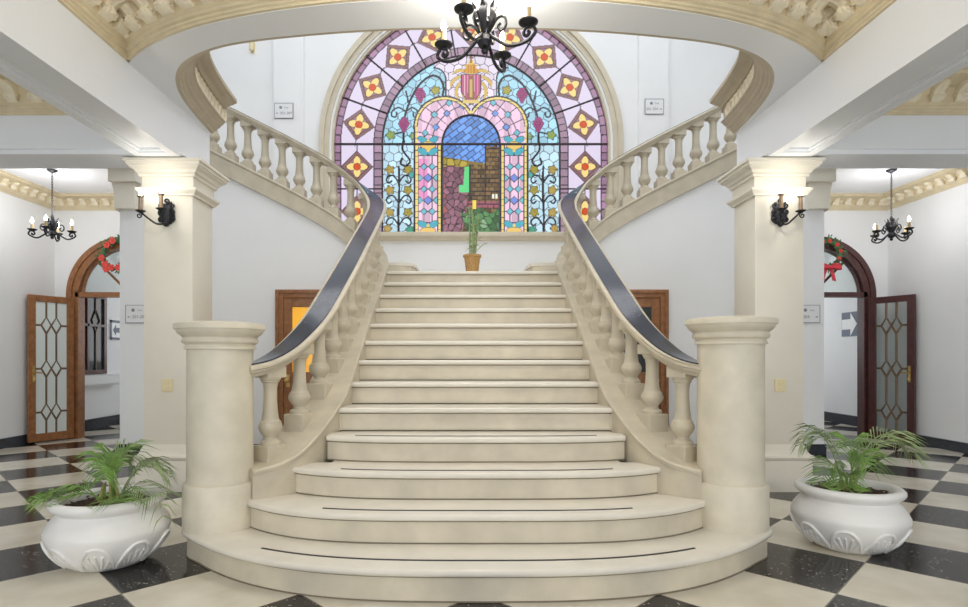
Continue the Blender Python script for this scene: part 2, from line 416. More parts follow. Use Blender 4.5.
for s in (-1, 1):
    pth = [(s*2.5, -3, 3.30), (s*2.5, front_y(2.5), 3.30)]
    cornice('trim_cornice_beam_'+side(s), pth, 'beige cornice with carved modillions along the %s long beam' % side(s), 0.17, s < 0)
    pth = [(s*x1, 5.02, 3.25), (s*(XS-0.0), 5.02, 3.25)]
    cornice('trim_cornice_bay_'+side(s), pth, 'beige cornice with shell ornaments over the %s cross beam' % side(s), 0.205, s > 0, CP, (0.95, 1.15, 1.3))
    pth = [(s*XS, 5.40, 3.305), (s*XS, YW, 3.305), (s*4.15, YW, 3.305)]
    cornice('trim_cornice_corridor_'+side(s), pth, 'beige cornice around the %s corridor ceiling' % side(s), 0.17, s < 0, [(a*0.8, u*0.66) for a, u in CP], (0.8, 0.7, 0.85), 0.055)

# pillars
for s in (-1, 1):
    cx, cy = s*2.695, 5.36
    t = empty('pillar', (cx, cy, 0))
    tag(t, 'cream square pillar with moulded capital, behind the %s newel post' % side(s), 'pillar', 'square pillars carrying the beams')
    w, d = 0.215, 0.20
    def sq(off, z, inn=0.0): 
        a, bb = w+off, d+off
        o = inn*0.4; l, r = (o, 0) if s < 0 else (0, o)
        return [(-a-l, -bb, z), (a+r, -bb, z), (a+r, bb, z), (-a-l, bb, z)]
    MB().layers([sq(0, 0.40), sq(0, 2.63)]).build('shaft', M_pillar, t, bevel=0.004)
    MB().layers([sq(0.02, 2.60), sq(0.025, 2.615), sq(0.03, 2.62), sq(0.05, 2.645), sq(0.05, 2.665), sq(0.012, 2.668), sq(0.012, 2.762), sq(0.03, 2.765), sq(0.035, 2.785), sq(0.03, 2.79), sq(0.045, 2.797), sq(0.06, 2.82), sq(0.088, 2.838), sq(0.09, 2.847), sq(0.10, 2.85), sq(0.104, 2.872), sq(0.12, 2.877), sq(0.12, 2.90)]).build('capital', M_pillar, t, auto=12)
    MB().layers([sq(0.05, 0), sq(0.05, 0.26), sq(0.045, 0.27), sq(0.06, 0.285), sq(0.065, 0.30), sq(0.06, 0.315), sq(0.04, 0.325), sq(0.025, 0.345), sq(0.02, 0.365), sq(0.012, 0.385), sq(0, 0.41)]).build('base', M_pillar, t, auto=30)

# ------------------------------------------------------------ stained glass window
PX = WR/136.0
def stained_colors(x, y):
    rng = np.random.RandomState(3)
    n = x.shape[0]; col = np.zeros((n, 3)); ax = np.abs(x)
    LEAD = np.array((0.045, 0.035, 0.045))
    def put(m, c): col[m] = c
    def jitter(cells, amt):                             # per-cell brightness
        k = rng.rand(int(cells.max())+2)
        return 1+amt*(k[cells.astype(int)]-0.5)
    def vor(seeds):
        d1 = np.full(n, 1e9); d2 = np.full(n, 1e9); idx = np.zeros(n)
        for i, (sx, sy) in enumerate(seeds):
            d = np.hypot(x-sx, y-sy); c = d < d1
            d2 = np.where(c, d1, np.minimum(d2, d)); idx = np.where(c, i, idx); d1 = np.where(c, d, d1)
        return idx, (d2-d1) < 0.62
    def grid_seeds(x0, x1, y0, y1, sp, j=0.35):
        out = []; r = 0; yy = y0
        while yy <= y1:
            xx = x0 + (sp/2 if r % 2 else 0)
            while xx <= x1:
                out.append((xx+(rng.rand()-.5)*sp*j*2, yy+(rng.rand()-.5)*sp*j*2)); xx += sp
            yy += sp*0.87; r += 1
        return out
    up = y >= 0
    rho = np.where(up, np.hypot(x, y), ax)
    th = np.where(up, np.degrees(np.arctan2(y, x)), 0)
    # lavender ring with flower squares
    put(rho > 0, (0.80, 0.70, 0.86))
    u_along = np.where(up, np.radians(th)*112, y)        # length along the band
    br = np.abs((u_along/8.0) % 1-0.5) > 0.43
    cell = np.floor(u_along/8.0)-np.floor(u_along/8.0).min()
    m = rho > 128; put(m, (0.40, 0.22, 0.34)); col[m] *= jitter(cell, 0.5)[m][:, None]; put(m & br, LEAD)
    m = (rho > 87) & (rho < 95.5); put(m, (0.38, 0.25, 0.33)); col[m] *= jitter(cell, 0.5)[m][:, None]; put(m & br, LEAD)
    for r0 in (128, 95.5, 87): put(np.abs(rho-r0) < 0.5, LEAD)
    band = (rho > 87) & (rho < 136)
    cs = [(112*math.cos(math.radians(a)), 112*math.sin(math.radians(a)), math.radians(a)) for a in range(10, 180, 20)]
    cs += [(112, -22, 0), (-112, -22, PI), (112, -66, 0), (-112, -66, PI)]
    for cx, cy, a in cs:
        ca, sa = math.cos(a), math.sin(a); p = (x-cx)*ca+(y-cy)*sa; q = -(x-cx)*sa+(y-cy)*ca
        near = (np.abs(p) < 17) & (np.abs(q) < 22)
        put(near & (np.minimum(np.abs(p), np.abs(q)) < 0.45) & (rho > 95) & (rho < 128), LEAD*2)
        dm = np.abs(p)+np.abs(q)
        put(dm < 16, LEAD); put(dm < 15.3, (0.30, 0.15, 0.15)); put((dm < 15.3) & (np.abs(((p-q)/4.6) % 1-.5) > .44) & (np.abs(p+q) > 11.4), LEAD); put(np.abs(dm-11.6) < .5, LEAD); 
        put(dm < 11.2, (0.40, 0.20, 0.22))
        for ux, uy in ((1, 0), (-1, 0), (0, 1), (0, -1)):
            pp = p*ux+q*uy; qq = -p*uy+q*ux
            e = ((pp-5.6)/4.7)**2+(qq/(3.3-0.12*(pp-5.6)))**2
            put(e < 1.25, LEAD*2); put(e < 1, (0.98, 0.74, 0.26))
        put(np.hypot(p, q) < 3.7, (0.35, 0.05, 0.02)); put(np.hypot(p, q) < 3.1, (0.70, 0.09, 0.02))
    # inner field
    ins = rho < 87
    seeds = grid_seeds(-90, 90, -90, 90, 9.0, 0.16); idx, ln = vor(seeds)
    put(ins, (0.86, 0.76, 0.88)); jv = jitter(idx, 0.22)
    col[ins] *= jv[ins][:, None]
    lobe = up & ((np.hypot(ax-26, y-17) < 30) | ((ax < 56) & (y < 17) & (ax > 20)))
    blue = ins & up & ~lobe & (ax > 25) & ~((y > 64) & (ax < 36) & (np.hypot(ax-36, y-64) > 11)) | (ins & ~up & (ax > 55))
    put(blue, (0.42, 0.72, 0.86)); low = blue & ~up
    put(low, (0.58, 0.80, 0.90)); t = np.clip((-y-50)/40, 0, 1)
    col[blue] *= jitter(idx, 0.35)[blue][:, None]
    put(ins & ln, LEAD*2.2)
    edge_b = up & ins & (ax > 24.2) & (ax < 25.8) & (y > 44) & (y < 66); put(edge_b, LEAD)
    put(ins & up & (np.abs(np.hypot(ax-36, y-64)-11) < .8) & (y > 64) & (ax < 37), LEAD)
    # vines (mirrored)
    def curve(pts, w, c):
        P = smooth_path([(a, b, 0) for a, b in pts], 8)
        d = np.full(n, 1e9)
        for a, b in zip(P[:-1], P[1:]):
            vx, vy = b.x-a.x, b.y-a.y; L2 = vx*vx+vy*vy+1e-9
            tt = np.clip(((ax-a.x)*vx+(y-a.y)*vy)/L2, 0, 1)
            d = np.minimum(d, np.hypot(ax-a.x-tt*vx, y-a.y-tt*vy))
        put((d < w) & ins, c)
    def leaf(cx, cy, r, c, ph=0.0):
        a = np.arctan2(y-cy, ax-cx); rr = np.hypot(ax-cx, y-cy); lim = r*(0.82+0.18*np.cos(5*(a+ph)))
        put(ins & (rr < lim+0.7), LEAD); put(ins & (rr < lim), c); put(ins & (rr < lim) & (np.abs(np.sin(2.5*(a+ph))) < .12), LEAD)
    def grapes(cx, cy):
        for r, nn in enumerate((2, 3, 4, 3, 2, 1)):
            for k in range(nn):
                gx = cx+(k-(nn-1)/2)*2.6; gy = cy-r*2.4+6
                dd = np.hypot(ax-gx, y-gy); put(ins & (dd < 1.9), LEAD); put(ins & (dd < 1.5), (0.42, 0.06, 0.22))
    VN = LEAD*0.5
    curve([(71, -87), (71.5, -70), (70.5, -45), (71, -22)], 1.05, VN)
    for yy in (-72, -50, -30):
        curve([(71, yy-8), (66, yy-1), (61, yy-1), (59, yy-5), (61, yy-8), (64, yy-6)], 0.8, VN)
        curve([(71, yy-8), (76, yy-1), (81, yy-1), (83, yy-5), (81, yy-8), (78, yy-6)], 0.8, VN)
        leaf(62, yy+5, 4.6, (0.42, 0.34, 0.05), 0.4); leaf(80, yy+5, 4.6, (0.50, 0.36, 0.08), 1.2)
    leaf(60, -84, 4.2, (0.07, 0.36, 0.22)); leaf(82, -83, 4.2, (0.55, 0.36, 0.10), .7); leaf(58, -30, 3.4, (0.10, 0.45, 0.42))
    curve([(67, 2), (67, -6), (60, -16), (64, -21), (69, -19), (68, -14)], 1.0, VN)
    curve([(66, 2), (66, 22), (61, 40), (52, 57), (40, 67), (31, 65), (27, 56), (28, 48)], 1.1, VN)
    curve([(64, 32), (71, 36), (77, 33), (78, 28), (74, 27), (73, 31)], 0.8, VN)
    curve([(64, 32), (58, 36), (53, 33), (52, 28), (56, 27), (57, 31)], 0.8, VN)
    curve([(61, 40), (64, 52)], 0.8, VN); curve([(67, 12), (76, 10)], 0.8, VN)
    grapes(50, 48); grapes(66, 19)
    leaf(35, 53, 4.6, (0.46, 0.40, 0.06)); leaf(79, 9, 4.6, (0.30, 0.42, 0.10)); leaf(57, 8, 3.6, (0.30, 0.46, 0.20))
    # pink arch band and columns
    colm = ins & ~up & (ax > 29) & (ax < 55.5)
    pink = (lobe | colm)
    ph = np.where(up, np.hypot(ax-26, y-17), 0)
    rr = np.hypot(x, y)
    kcell = np.floor(np.where(up, np.degrees(np.arctan2(y, ax))/13, y/11))-np.floor(-90/11)
    put(pink, (0.90, 0.60, 0.76)); 
    jj = 1+0.25*np.sin(kcell*7.3+np.floor(ax/8)*3.1); col[pink] *= np.clip(jj, .75, 1.1)[pink][:, None]
    hot = colm & (ax > 42.5) & (x < 0) & (y > -55) & (y < -14); put(hot, (0.88, 0.35, 0.62))
    dr = np.abs(rr-38.5); gl = (np.abs((np.degrees(np.arctan2(y, ax))/13) % 1-0.5) > 0.46) | (dr < .5) | (np.abs(rr-46.5) < .5)
    put(lobe & gl, LEAD*2)
    put(colm & ((np.abs(ax-38.3) < .45) | (np.abs(ax-46.3) < .45) | (np.abs((y/11) % 1-0.5) > 0.455)), LEAD*2)
    def diam(cx, cy, r, c):
        dm = np.abs(ax-cx)+np.abs(y-cy); put(pink & (dm < r+.9), LEAD); put(pink & (dm < r), c)
    for k, yy in enumerate((-22, -33, -44, -55, -66)):
        if k % 2: diam(42.3, yy, 3.8, (0.22, 0.30, 0.75))
        diam(38.3 if k % 2 == 0 else 34.0, yy, 3.0, (0.20, 0.55, 0.66)); diam(46.3 if k % 2 == 0 else 50.5, yy, 3.0, (0.20, 0.55, 0.66))
    for a, r in ((26, 38.5), (52, 38.5), (39, 46.5), (62, 46), (78, 38.5), (14, 46.5)):
        diam(r*math.cos(math.radians(a)), r*math.sin(math.radians(a)), 3.0, (0.20, 0.36, 0.78) if r < 40 else (0.20, 0.55, 0.66))
    # gold borders
    gb = (lobe & (np.where(y < 17, np.where(ax > 30, 56-ax, 99), 30-ph) < 3.2)) | (colm & ((ax < 32.5) | (ax > 52)))
    gb &= ~(up & (rr < 29))
    put(gb, (0.92, 0.72, 0.24)); put(gb & (np.abs((y/6) % 1-0.5) > .45), LEAD*2)
    put(lobe & (np.abs(30-ph-3.2) < .45) & (y > 17), LEAD); put(ins & up & (np.abs(ph-30) < .8) & (y > 15) & ((ax > 26) | (y > 17)) & (ax > .6), LEAD)
    put(colm & ((np.abs(ax-32.7) < .45) | (np.abs(ax-51.8) < .45)), LEAD)
    put(ins & (np.abs(ax-55.6) < .9) & (y < 17), LEAD)
    for yy, sgn in ((3, 1), (-6, -1), (-80, 1)):          # bows
        for bx in (-1, 1):
            e = ((ax-42.3-bx*5.0)/4.8)**2+((y-yy-1.2*sgn-0.35*bx*(ax-42.3-bx*5))/3.2)**2
            put(pink & (e < 1.25), LEAD); put(pink & (e < 1), (0.10, 0.45, 0.55))
        e = ((ax-42.3)/7.5)**2+((y-yy+5*sgn)/3.4)**2
        put(pink & (e < 1.15), LEAD); put(pink & (e < 1), (0.92, 0.62, 0.18))
        put(pink & (np.hypot(ax-42.3, y-yy) < 1.6), (0.85, 0.65, 0.2))
    # centre landscape
    pic = (up & (rr < 28.5)) | (~up & (ax < 28.5))
    a1 = (x*0.80+y*0.60); a2 = (-x*0.60+y*0.80)
    row = np.floor(a2/5.2); bl = (np.abs((a2/5.2) % 1-.5) > .43) | (np.abs(((a1+row*4)/9.5) % 1-.5) > .46)
    put(pic, (0.17, 0.36, 0.84)); cid = (row*13+np.floor((a1+row*4)/9.5)); cid -= cid.min()
    col[pic] *= (jitter(cid, .55))[pic][:, None]; put(pic & bl, LEAD*1.5)
    seeds2 = grid_seeds(-32, 32, -92, 30, 6.6, .4); i2, l2 = vor(seeds2)
    hor = -12-0.16*(x+28)
    land = pic & (y < hor)
    put(land, (0.28, 0.20, 0.06)); bh = 4.2
    rw = np.floor(y/bh); bk = (np.abs((y/bh) % 1-.5) > .40) | (np.abs(((x+rw*2.6)/5.6) % 1-.5) > .44)
    tower = pic & (x > 14) & (y > -76) & (y < -2+(np.floor(x/3.2) % 2)*3.5)
    keep = land & (x > -8) & (y < -20-(np.floor((x+1)/4) % 2)*3)
    cb = rw*17+np.floor((x+rw*2.6)/5.6); cb -= cb.min(); jb = jitter(cb, .8)
    for mk, cc in ((keep, (0.19, 0.12, 0.05)), (tower, (0.21, 0.13, 0.055))):
        put(mk, cc); col[mk] *= jb[mk][:, None]; put(mk & bk, LEAD*.8)
    put(pic & (np.abs(x-14) < .8) & (y < 0), LEAD)
    hill = land & (y > -27) & (x < -4); put(hill, (0.42, 0.32, 0.05)); col[hill] *= jitter(i2, .6)[hill][:, None]; put(hill & l2, LEAD)
    rock = land & (x < -4-0.02*(y+50)**2*.2) & (y < -22); put(rock, (0.29, 0.13, 0.17)); col[rock] *= jitter(i2, .8)[rock][:, None]
    rock2 = rock & (i2.astype(int) % 5 == 0); put(rock2, (0.42, 0.14, 0.13)); put(rock & l2, LEAD)
    gs = pic & (x > -8+0.25*(y+45)*.3) & (x < -1) & (y < -22) & (y > -46) | (pic & (x > -12) & (x < -1) & (y < -40) & (y > -47)); put(gs, (0.15, 0.72, 0.26))
    put(pic & (np.abs(x+1) < .7) & (y < -20) & (y > -66), LEAD)
    gz = pic & (y < -64+4*np.sin(x/4)) & (x > -12-(y+64)*.4); put(gz, (0.10, 0.25, 0.09)); col[gz] *= jitter(i2, .9)[gz][:, None]; put(gz & l2, LEAD)
    gd = pic & (np.hypot(x-9, (y+79)) < 10) & gz & ~l2; put(gd & (i2.astype(int) % 3 == 0), (0.28, 0.48, 0.24))
    band2 = pic & (y < -56) & (y > -62) & (x > -3); put(band2, (0.40, 0.12, 0.16)); put(band2 & bk, LEAD)
    dd = (np.abs(x-3.4) < 2.4) & (y < -54) & (y > -65); put(dd, LEAD); put((np.abs(x-3.4) < 1.9) & (y < -55) & (y > -64), (0.98, 0.72, 0.12))
    for wx in (21.5, 25.0): put((np.abs(x-wx) < 1.1) & (y < -49) & (y > -53.5), (0.95, 0.92, 0.75))
    put(pic & ((up & (rr > 27.4)) | (~up & (ax > 27.4))), LEAD)
    # heraldic crest
    cr = np.hypot(x/1.1, (y-60))
    mant = ins & (cr < 19) & (cr > 8) & up; wv = np.sin(9*np.arctan2(y-60, ax)+cr*.8)
    put(mant & (wv > 0.1), (0.72, 0.50, 0.12)); put(mant & (np.abs(wv-.1) < .16), LEAD*1.5)
    sh = (ax < 9-np.clip((52-y)*.6, 0, 9)) & (y > 40) & (y < 68); put(sh, (0.55, 0.10, 0.24)); 
    put(sh & (np.abs((ax/3.2) % 1-.5) > .38), (0.80, 0.52, 0.55)); put((ax < 10-np.clip((52-y)*.6, 0, 9)) & ~sh & (y > 39) & (y < 69), LEAD)
    put((ax < 3.4-np.clip((y-50)*.08, 0, 3)) & (y > 44) & (y < 67), (0.30, 0.14, 0.06)); put((ax < 1.2) & (y > 46) & (y < 64), (0.66, 0.44, 0.16))
    cw = (ax < 6+1.5*np.sin((y-70)*.7)) & (y > 70) & (y < 78); put(cw, (0.72, 0.36, 0.03)); put(cw & (np.abs((x/3.0) % 1-.5) > .4), (0.40, 0.14, 0.03))
    put((np.hypot(x, y-80.5) < 2.6), (0.88, 0.55, 0.08)); put(((ax < .7) & (y > 80) & (y < 88)) | ((ax < 2.2) & (np.abs(y-85) < .6)), (0.25, 0.12, 0.05))
    put((ax < 8) & (y > 40) & (y < 43.5), (0.80, 0.60, 0.20))
    # saddle bars and radial bars
    for a in range(0, 181, 20):
        ca, sa = math.cos(math.radians(a)), math.sin(math.radians(a))
        put(band & up & (np.abs(-x*sa+y*ca) < 0.8) & (x*ca+y*sa > 0), LEAD)
    put((np.abs(y+44) < .7) & (ax > 87), LEAD); put(np.abs(y) < .9, LEAD)
    put((rho > 135) | (y < -87.2), LEAD)
    return np.clip(col*0.49, 0, 1)

def build_window():
    h = 0.55
    xs = np.arange(-137, 137+h/2, h); ys = np.arange(-88.2, 137, h)
    gx, gy = np.meshgrid(xs, ys); nx, ny = len(xs), len(ys)
    fx, fy = gx.ravel(), gy.ravel()
    col = stained_colors(fx, fy)
    inside = np.where(gy >= 0, np.hypot(gx, gy), np.abs(gx)) <= 137.0
    ok = inside[:-1, :-1] | inside[1:, :-1] | inside[:-1, 1:] | inside[1:, 1:]
    j, i = np.nonzero(ok); a = j*nx+i
    faces = np.stack([a, a+1, a+1+nx, a+nx], 1)
    used = np.unique(faces); remap = -np.ones(nx*ny, int); remap[used] = np.arange(len(used)); faces = remap[faces]
    co = np.stack([fx[used]*PX, np.full(len(used), YW+0.08), WZS+fy[used]*PX], 1)
    me = bpy.data.meshes.new('stained_glass')
    me.vertices.add(len(used)); me.vertices.foreach_set('co', co.ravel())
    me.loops.add(faces.size); me.loops.foreach_set('vertex_index', faces.ravel())
    me.polygons.add(len(faces)); me.polygons.foreach_set('loop_start', np.arange(0, faces.size, 4)); me.polygons.foreach_set('loop_total', np.full(len(faces), 4))
    me.update(calc_edges=True)
    at = me.color_attributes.new('pane_tint', 'FLOAT_COLOR', 'POINT')
    at.data.foreach_set('color', np.concatenate([col[used], np.ones((len(used), 1))], 1).ravel())
    m = bpy.data.materials.new('leaded_colour_glass'); m.use_nodes = True; nt = m.node_tree; nt.nodes.clear()
    out = nt.nodes.new('ShaderNodeOutputMaterial'); mix = nt.nodes.new('ShaderNodeMixShader'); mix.inputs[0].default_value = 0.05
    at_n = nt.nodes.new('ShaderNodeAttribute'); at_n.attribute_name = 'pane_tint'
    t = nt.nodes.new('ShaderNodeBsdfTransparent'); g = nt.nodes.new('ShaderNodeBsdfGlossy'); g.inputs['Roughness'].default_value = 0.15
    nt.links.new(at_n.outputs['Color'], t.inputs['Color']); nt.links.new(t.outputs[0], mix.inputs[1]); nt.links.new(g.outputs[0], mix.inputs[2]); nt.links.new(mix.outputs[0], out.inputs['Surface'])
    me.materials.append(m)
    w = empty('window_1', (0, YW, WZ0)); struct(w, 'arched stained glass window with castle scene and crest above the landing', 'window')
    off = Vector((0, -YW, -WZ0))
    o = bpy.data.objects.new('stained_glass', me); C.objects.link(o); o.parent = w; o.location = off
    # iron bars
    b = MB()
    def bar(p, q, r=0.014): b.tube([p, q], r, 6)
    yb = YW+0.065
    for a in range(0, 181, 20):
        c, s_ = math.cos(math.radians(a)), math.sin(math.radians(a))
        bar((87*PX*c, yb, WZS+87*PX*s_), (136*PX*c, yb, WZS+136*PX*s_), 0.010)
    bar((-136*PX, yb, WZS), (136*PX, yb, WZS), 0.014)
    for s in (-1, 1):
        bar((s*87*PX, yb, WZ0), (s*87*PX, yb, WZS), 0.014); bar((s*55.6*PX, yb, WZ0), (s*55.6*PX, yb, WZS), 0.012); bar((s*29*PX, yb, WZ0), (s*29*PX, yb, WZS), 0.012)
        bar((s*87*PX, yb, WZS-44*PX), (s*136*PX, yb, WZS-44*PX), 0.010)
    b.tube([(87*PX*math.cos(a), yb, WZS+87*PX*math.sin(a)) for a in np.linspace(0, PI, 49)], 0.014, 6)
    b.tube([(28.5*PX*math.cos(a), yb, WZS+28.5*PX*math.sin(a)) for a in np.linspace(0, PI, 25)], 0.012, 6)
    o = b.build('window_bars', M_lead, w, loc=off)
    # stone surround
    b = MB()
    for r0, r1, y0, y1 in ((WR-0.03, WR+0.06, YW+0.02, YW+0.119), (WR+0.03, WR+0.11, YW-0.02, YW+0.02), (WR+0.10, WR+0.175, YW-0.05, YW+0.02)):
        b.extr_y([(-r0, WZ0)] + arc(0, WZS, r0, 180, 0, 64) + [(r0, WZ0), (r1, WZ0)] + arc(0, WZS, r1, 0, 180, 64) + [(-r1, WZ0)], y0, y1)
    b.build('window_surround', M_stonesill, w, loc=off, auto=30)
    b = MB().sweep([(-WR-0.28, YW, 2.865), (WR+0.28, YW, 2.865)], [(-0.16, 0.0), (0.05, 0.0), (0.06, 0.02), (0.07, 0.03), (0.09, 0.05), (0.10, 0.06), (0.10, 0.105), (0.09, 0.115), (-0.16, 0.115)])
    b.build('window_sill', M_stonesill, w, loc=off, auto=30)
build_window()

# ------------------------------------------------------------ arched doorways with open glazed leaf
def arched_door(s, idx):
    wd = M_wood if s < 0 else M_woodr
    t = empty('door_%d' % idx, (s*DCX, YW, 0))
    struct(t, 'arched %s wooden doorway with its glazed leaf swung open' % ('red-brown left' if s < 0 else 'dark mahogany right'), 'doorway')
    b = MB()
    for r0, r1, y0, y1 in ((DR-0.05, DR+0.06, -0.03, 0.12), (DR+0.04, DR+0.115, -0.05, 0.0)):
        b.extr_y([(-r0, 0)] + arc(0, DZS, r0, 180, 0, 40) + [(r0, 0), (r1, 0)] + arc(0, DZS, r1, 0, 180, 40) + [(-r1, 0)], y0, y1)
    b.box(-DR, DR, -0.03, 0.10, DZS-0.02, DZS+0.05)
    b.build('door_frame', wd, t, auto=30)
    b = MB().extr_y(arc(0, DZS+0.05, DR-0.04, 0, 180, 40), 0.05, 0.056)
    b.build('fanlight', M_glass, t, smooth=False)
    b = MB()
    for a in (45, 135):
        c, q = math.cos(math.radians(a)), math.sin(math.radians(a))
        b.tube([(0.10*c, 0.05, DZS+0.05+0.10*q), (0.68*c, 0.05, DZS+0.05+0.68*q)], 0.018, 6)
    b.extr_y(arc(0, DZS+0.05, 0.12, 0, 180, 16), 0.03, 0.07)
    b.tube([(0.66*math.cos(a), 0.05, DZS+0.05+0.66*math.sin(a)) for a in np.linspace(0, PI, 33)], 0.02, 6)
    b.build('fanlight_bars', wd, t)
    # leaf, hinged at the outer jamb
    ang = math.atan2(-0.91, s*0.42)
    lf = MB(); W, Hh, th = 0.60, 2.03, 0.045
    st, top, bot = 0.095, 0.09, 0.13
    lf.box(0, st, -th/2, th/2, 0.02, Hh); lf.box(W-st, W, -th/2, th/2, 0.02, Hh); lf.box(st, W-st, -th/2, th/2, Hh-top, Hh); lf.box(st, W-st, -th/2, th/2, 0.02, bot)
    leaf = lf.build('door_leaf', wd, t, smooth=False, bevel=0.006)
    leaf.location = (s*(DR), -0.06, 0); leaf.rotation_euler = (0, 0, ang)
    MB().box(st, W-st, -0.004, 0.004, bot, Hh-top).build('leaf_glass', M_frost if s < 0 else M_glass, leaf, smooth=False)
    g = MB(); x0, x1 = st, W-st; ww = x1-x0; z0, z1 = bot, Hh-top
    cxs = (x0+ww*0.34, x0+ww*0.66); dz, dx = 0.115, ww*0.16
    rows = (z0+0.29, z0+0.29+0.60, z0+0.29+1.20)
    for cx in cxs:
        zz = [z0] + [v for r in rows for v in (r-dz, r+dz)] + [z1]
        for k in range(0, len(zz), 2): g.tube([(cx, 0, zz[k]), (cx, 0, zz[k+1])], 0.015, 6)
        for r in rows: g.tube([(cx, 0, r-dz), (cx-dx, 0, r), (cx, 0, r+dz), (cx+dx, 0, r), (cx, 0, r-dz)], 0.015, 6)
    for r in rows:
        g.tube([(x0, 0, r), (cxs[0]-dx, 0, r)], 0.015, 6); g.tube([(x1, 0, r), (cxs[1]+dx, 0, r)], 0.015, 6)
    g.build('lattice', M_grille, leaf)
    hd = MB()
    for y in (-1, 1):
        hd.box(W-0.075, W-0.045, y*0.026-0.004, y*0.026+0.004, 0.84, 1.06)
        hd.tube([(W-0.06, y*0.03, 0.97), (W-0.06, y*0.06, 0.97), (W-0.14, y*0.065, 0.965)], 0.011, 8)
        hd.lathe([(0.004, 0.86), (0.016, 0.87), (0.016, 0.90), (0.004, 0.91)], (W-0.06, y*0.04, 0), 10)
    hd.build('door_handle', M_brass, leaf)
    if s < 0:
        k = MB().tube([(W-0.03, -0.03, 0.16), (W-0.05, -0.06, 0.06), (W-0.02, -0.07, 0.012)], 0.012, 6); k.build('door_stop', M_plate, leaf)
    return t
arched_door(-1, 1); arched_door(1, 2)

def stair_door(s, idx):
    t = empty('door_%d' % idx, (s*1.90, 7.06, 0))
    struct(t, 'brown panelled door %s under the stair' % ('with amber glass on the left' if s < 0 else 'with dark glass on the right'), 'door')
    w = 0.46
    b = MB()
    for x0, x1, z0, z1 in ((-w, -w+0.10, 0, 1.99), (w-0.10, w, 0, 1.99), (-w+0.10, w-0.10, 1.89, 1.99)): b.box(x0, x1, -0.05, 0.0, z0, z1)
    for x0, x1, z0, z1 in ((-w+0.01, -w+0.045, 0, 1.98), (w-0.045, w-0.01, 0, 1.98), (-w+0.045, w-0.045, 1.945, 1.98)): b.box(x0, x1, -0.065, -0.05, z0, z1)
    b.build('door_frame', M_wood, t, smooth=False, bevel=0.005)
    b = MB(); a = w-0.10
    for x0, x1, z0, z1 in ((-a, -a+0.10, 0.01, 1.89), (a-0.10, a, 0.01, 1.89), (-a+0.10, a-0.10, 1.78, 1.89), (-a+0.10, a-0.10, 0.01, 0.2), (-a+0.10, a-0.10, 0.85, 1.0)): b.box(x0, x1, -0.035, 0.0, z0, z1)
    b.box(-a+0.10, a-0.10, -0.018, 0.0, 0.2, 0.85)
    b.box(-a+0.15, a-0.15, -0.03, -0.018, 0.26, 0.79)
    lf = b.build('door_leaf', M_wood, t, smooth=False, bevel=0.006)
    MB().box(-a+0.10, a-0.10, -0.02, -0.012, 1.0, 1.78).build('leaf_glass', M_amber if s < 0 else M_darkglass, lf, smooth=False)
    k = MB(); kx = s*(a-0.05)
    k.tube([(kx, -0.035, 0.90), (kx, -0.06, 0.90), (kx, -0.065, 0.90), (kx, -0.085, 0.90), (kx, -0.095, 0.90)], [0.02, 0.012, 0.024, 0.03, 0.012], 14)
    k.box(kx-0.02, kx+0.02, -0.04, -0.033, 0.82, 0.97)
    k.build('door_knob', M_brass, lf)
stair_door(-1, 3); stair_door(1, 4)

# passage window (left)
t = empty('window_2', (-6.2, 9.45, 0.9)); struct(t, 'dark wooden lattice window in the left passage wall', 'window')
b = MB()
for y0, y1, z0, z1 in ((-0.55, -0.48, 0, 1.32), (0.38, 0.45, 0, 1.32), (-0.48, 0.38, 0, 0.07), (-0.48, 0.38, 1.25, 1.32), (-0.06, -0.01, 0.07, 1.25), (-0.48, 0.38, 0.78, 0.82)): b.box(0.0, 0.05, y0, y1, z0, z1)
b.build('window_frame', M_woodr, t, smooth=False)
MB().box(0.01, 0.02, -0.48, 0.38, 0.07, 1.25).build('window_pane', M_darkglass, t, smooth=False)
b = MB()
for cy in (-0.26, 0.18):
    b.tube([(0.03, cy, 0.70), (0.03, cy-0.1, 0.88), (0.03, cy, 1.06), (0.03, cy+0.1, 0.88), (0.03, cy, 0.70)], 0.012, 5)
    b.tube([(0.03, cy, 0.07), (0.03, cy, 0.70)], 0.012, 5)
    b.tube([(0.03, cy, 1.06), (0.03, cy, 1.25)], 0.012, 5)
b.build('lattice', M_grille, t)
b = MB().box(0, 0.14, -0.60, 0.78, -0.16, -0.01); b.box(0, 0.10, -0.60, 0.74, -0.20, -0.16)
b.build('window_sill', M_wall, t, smooth=False)

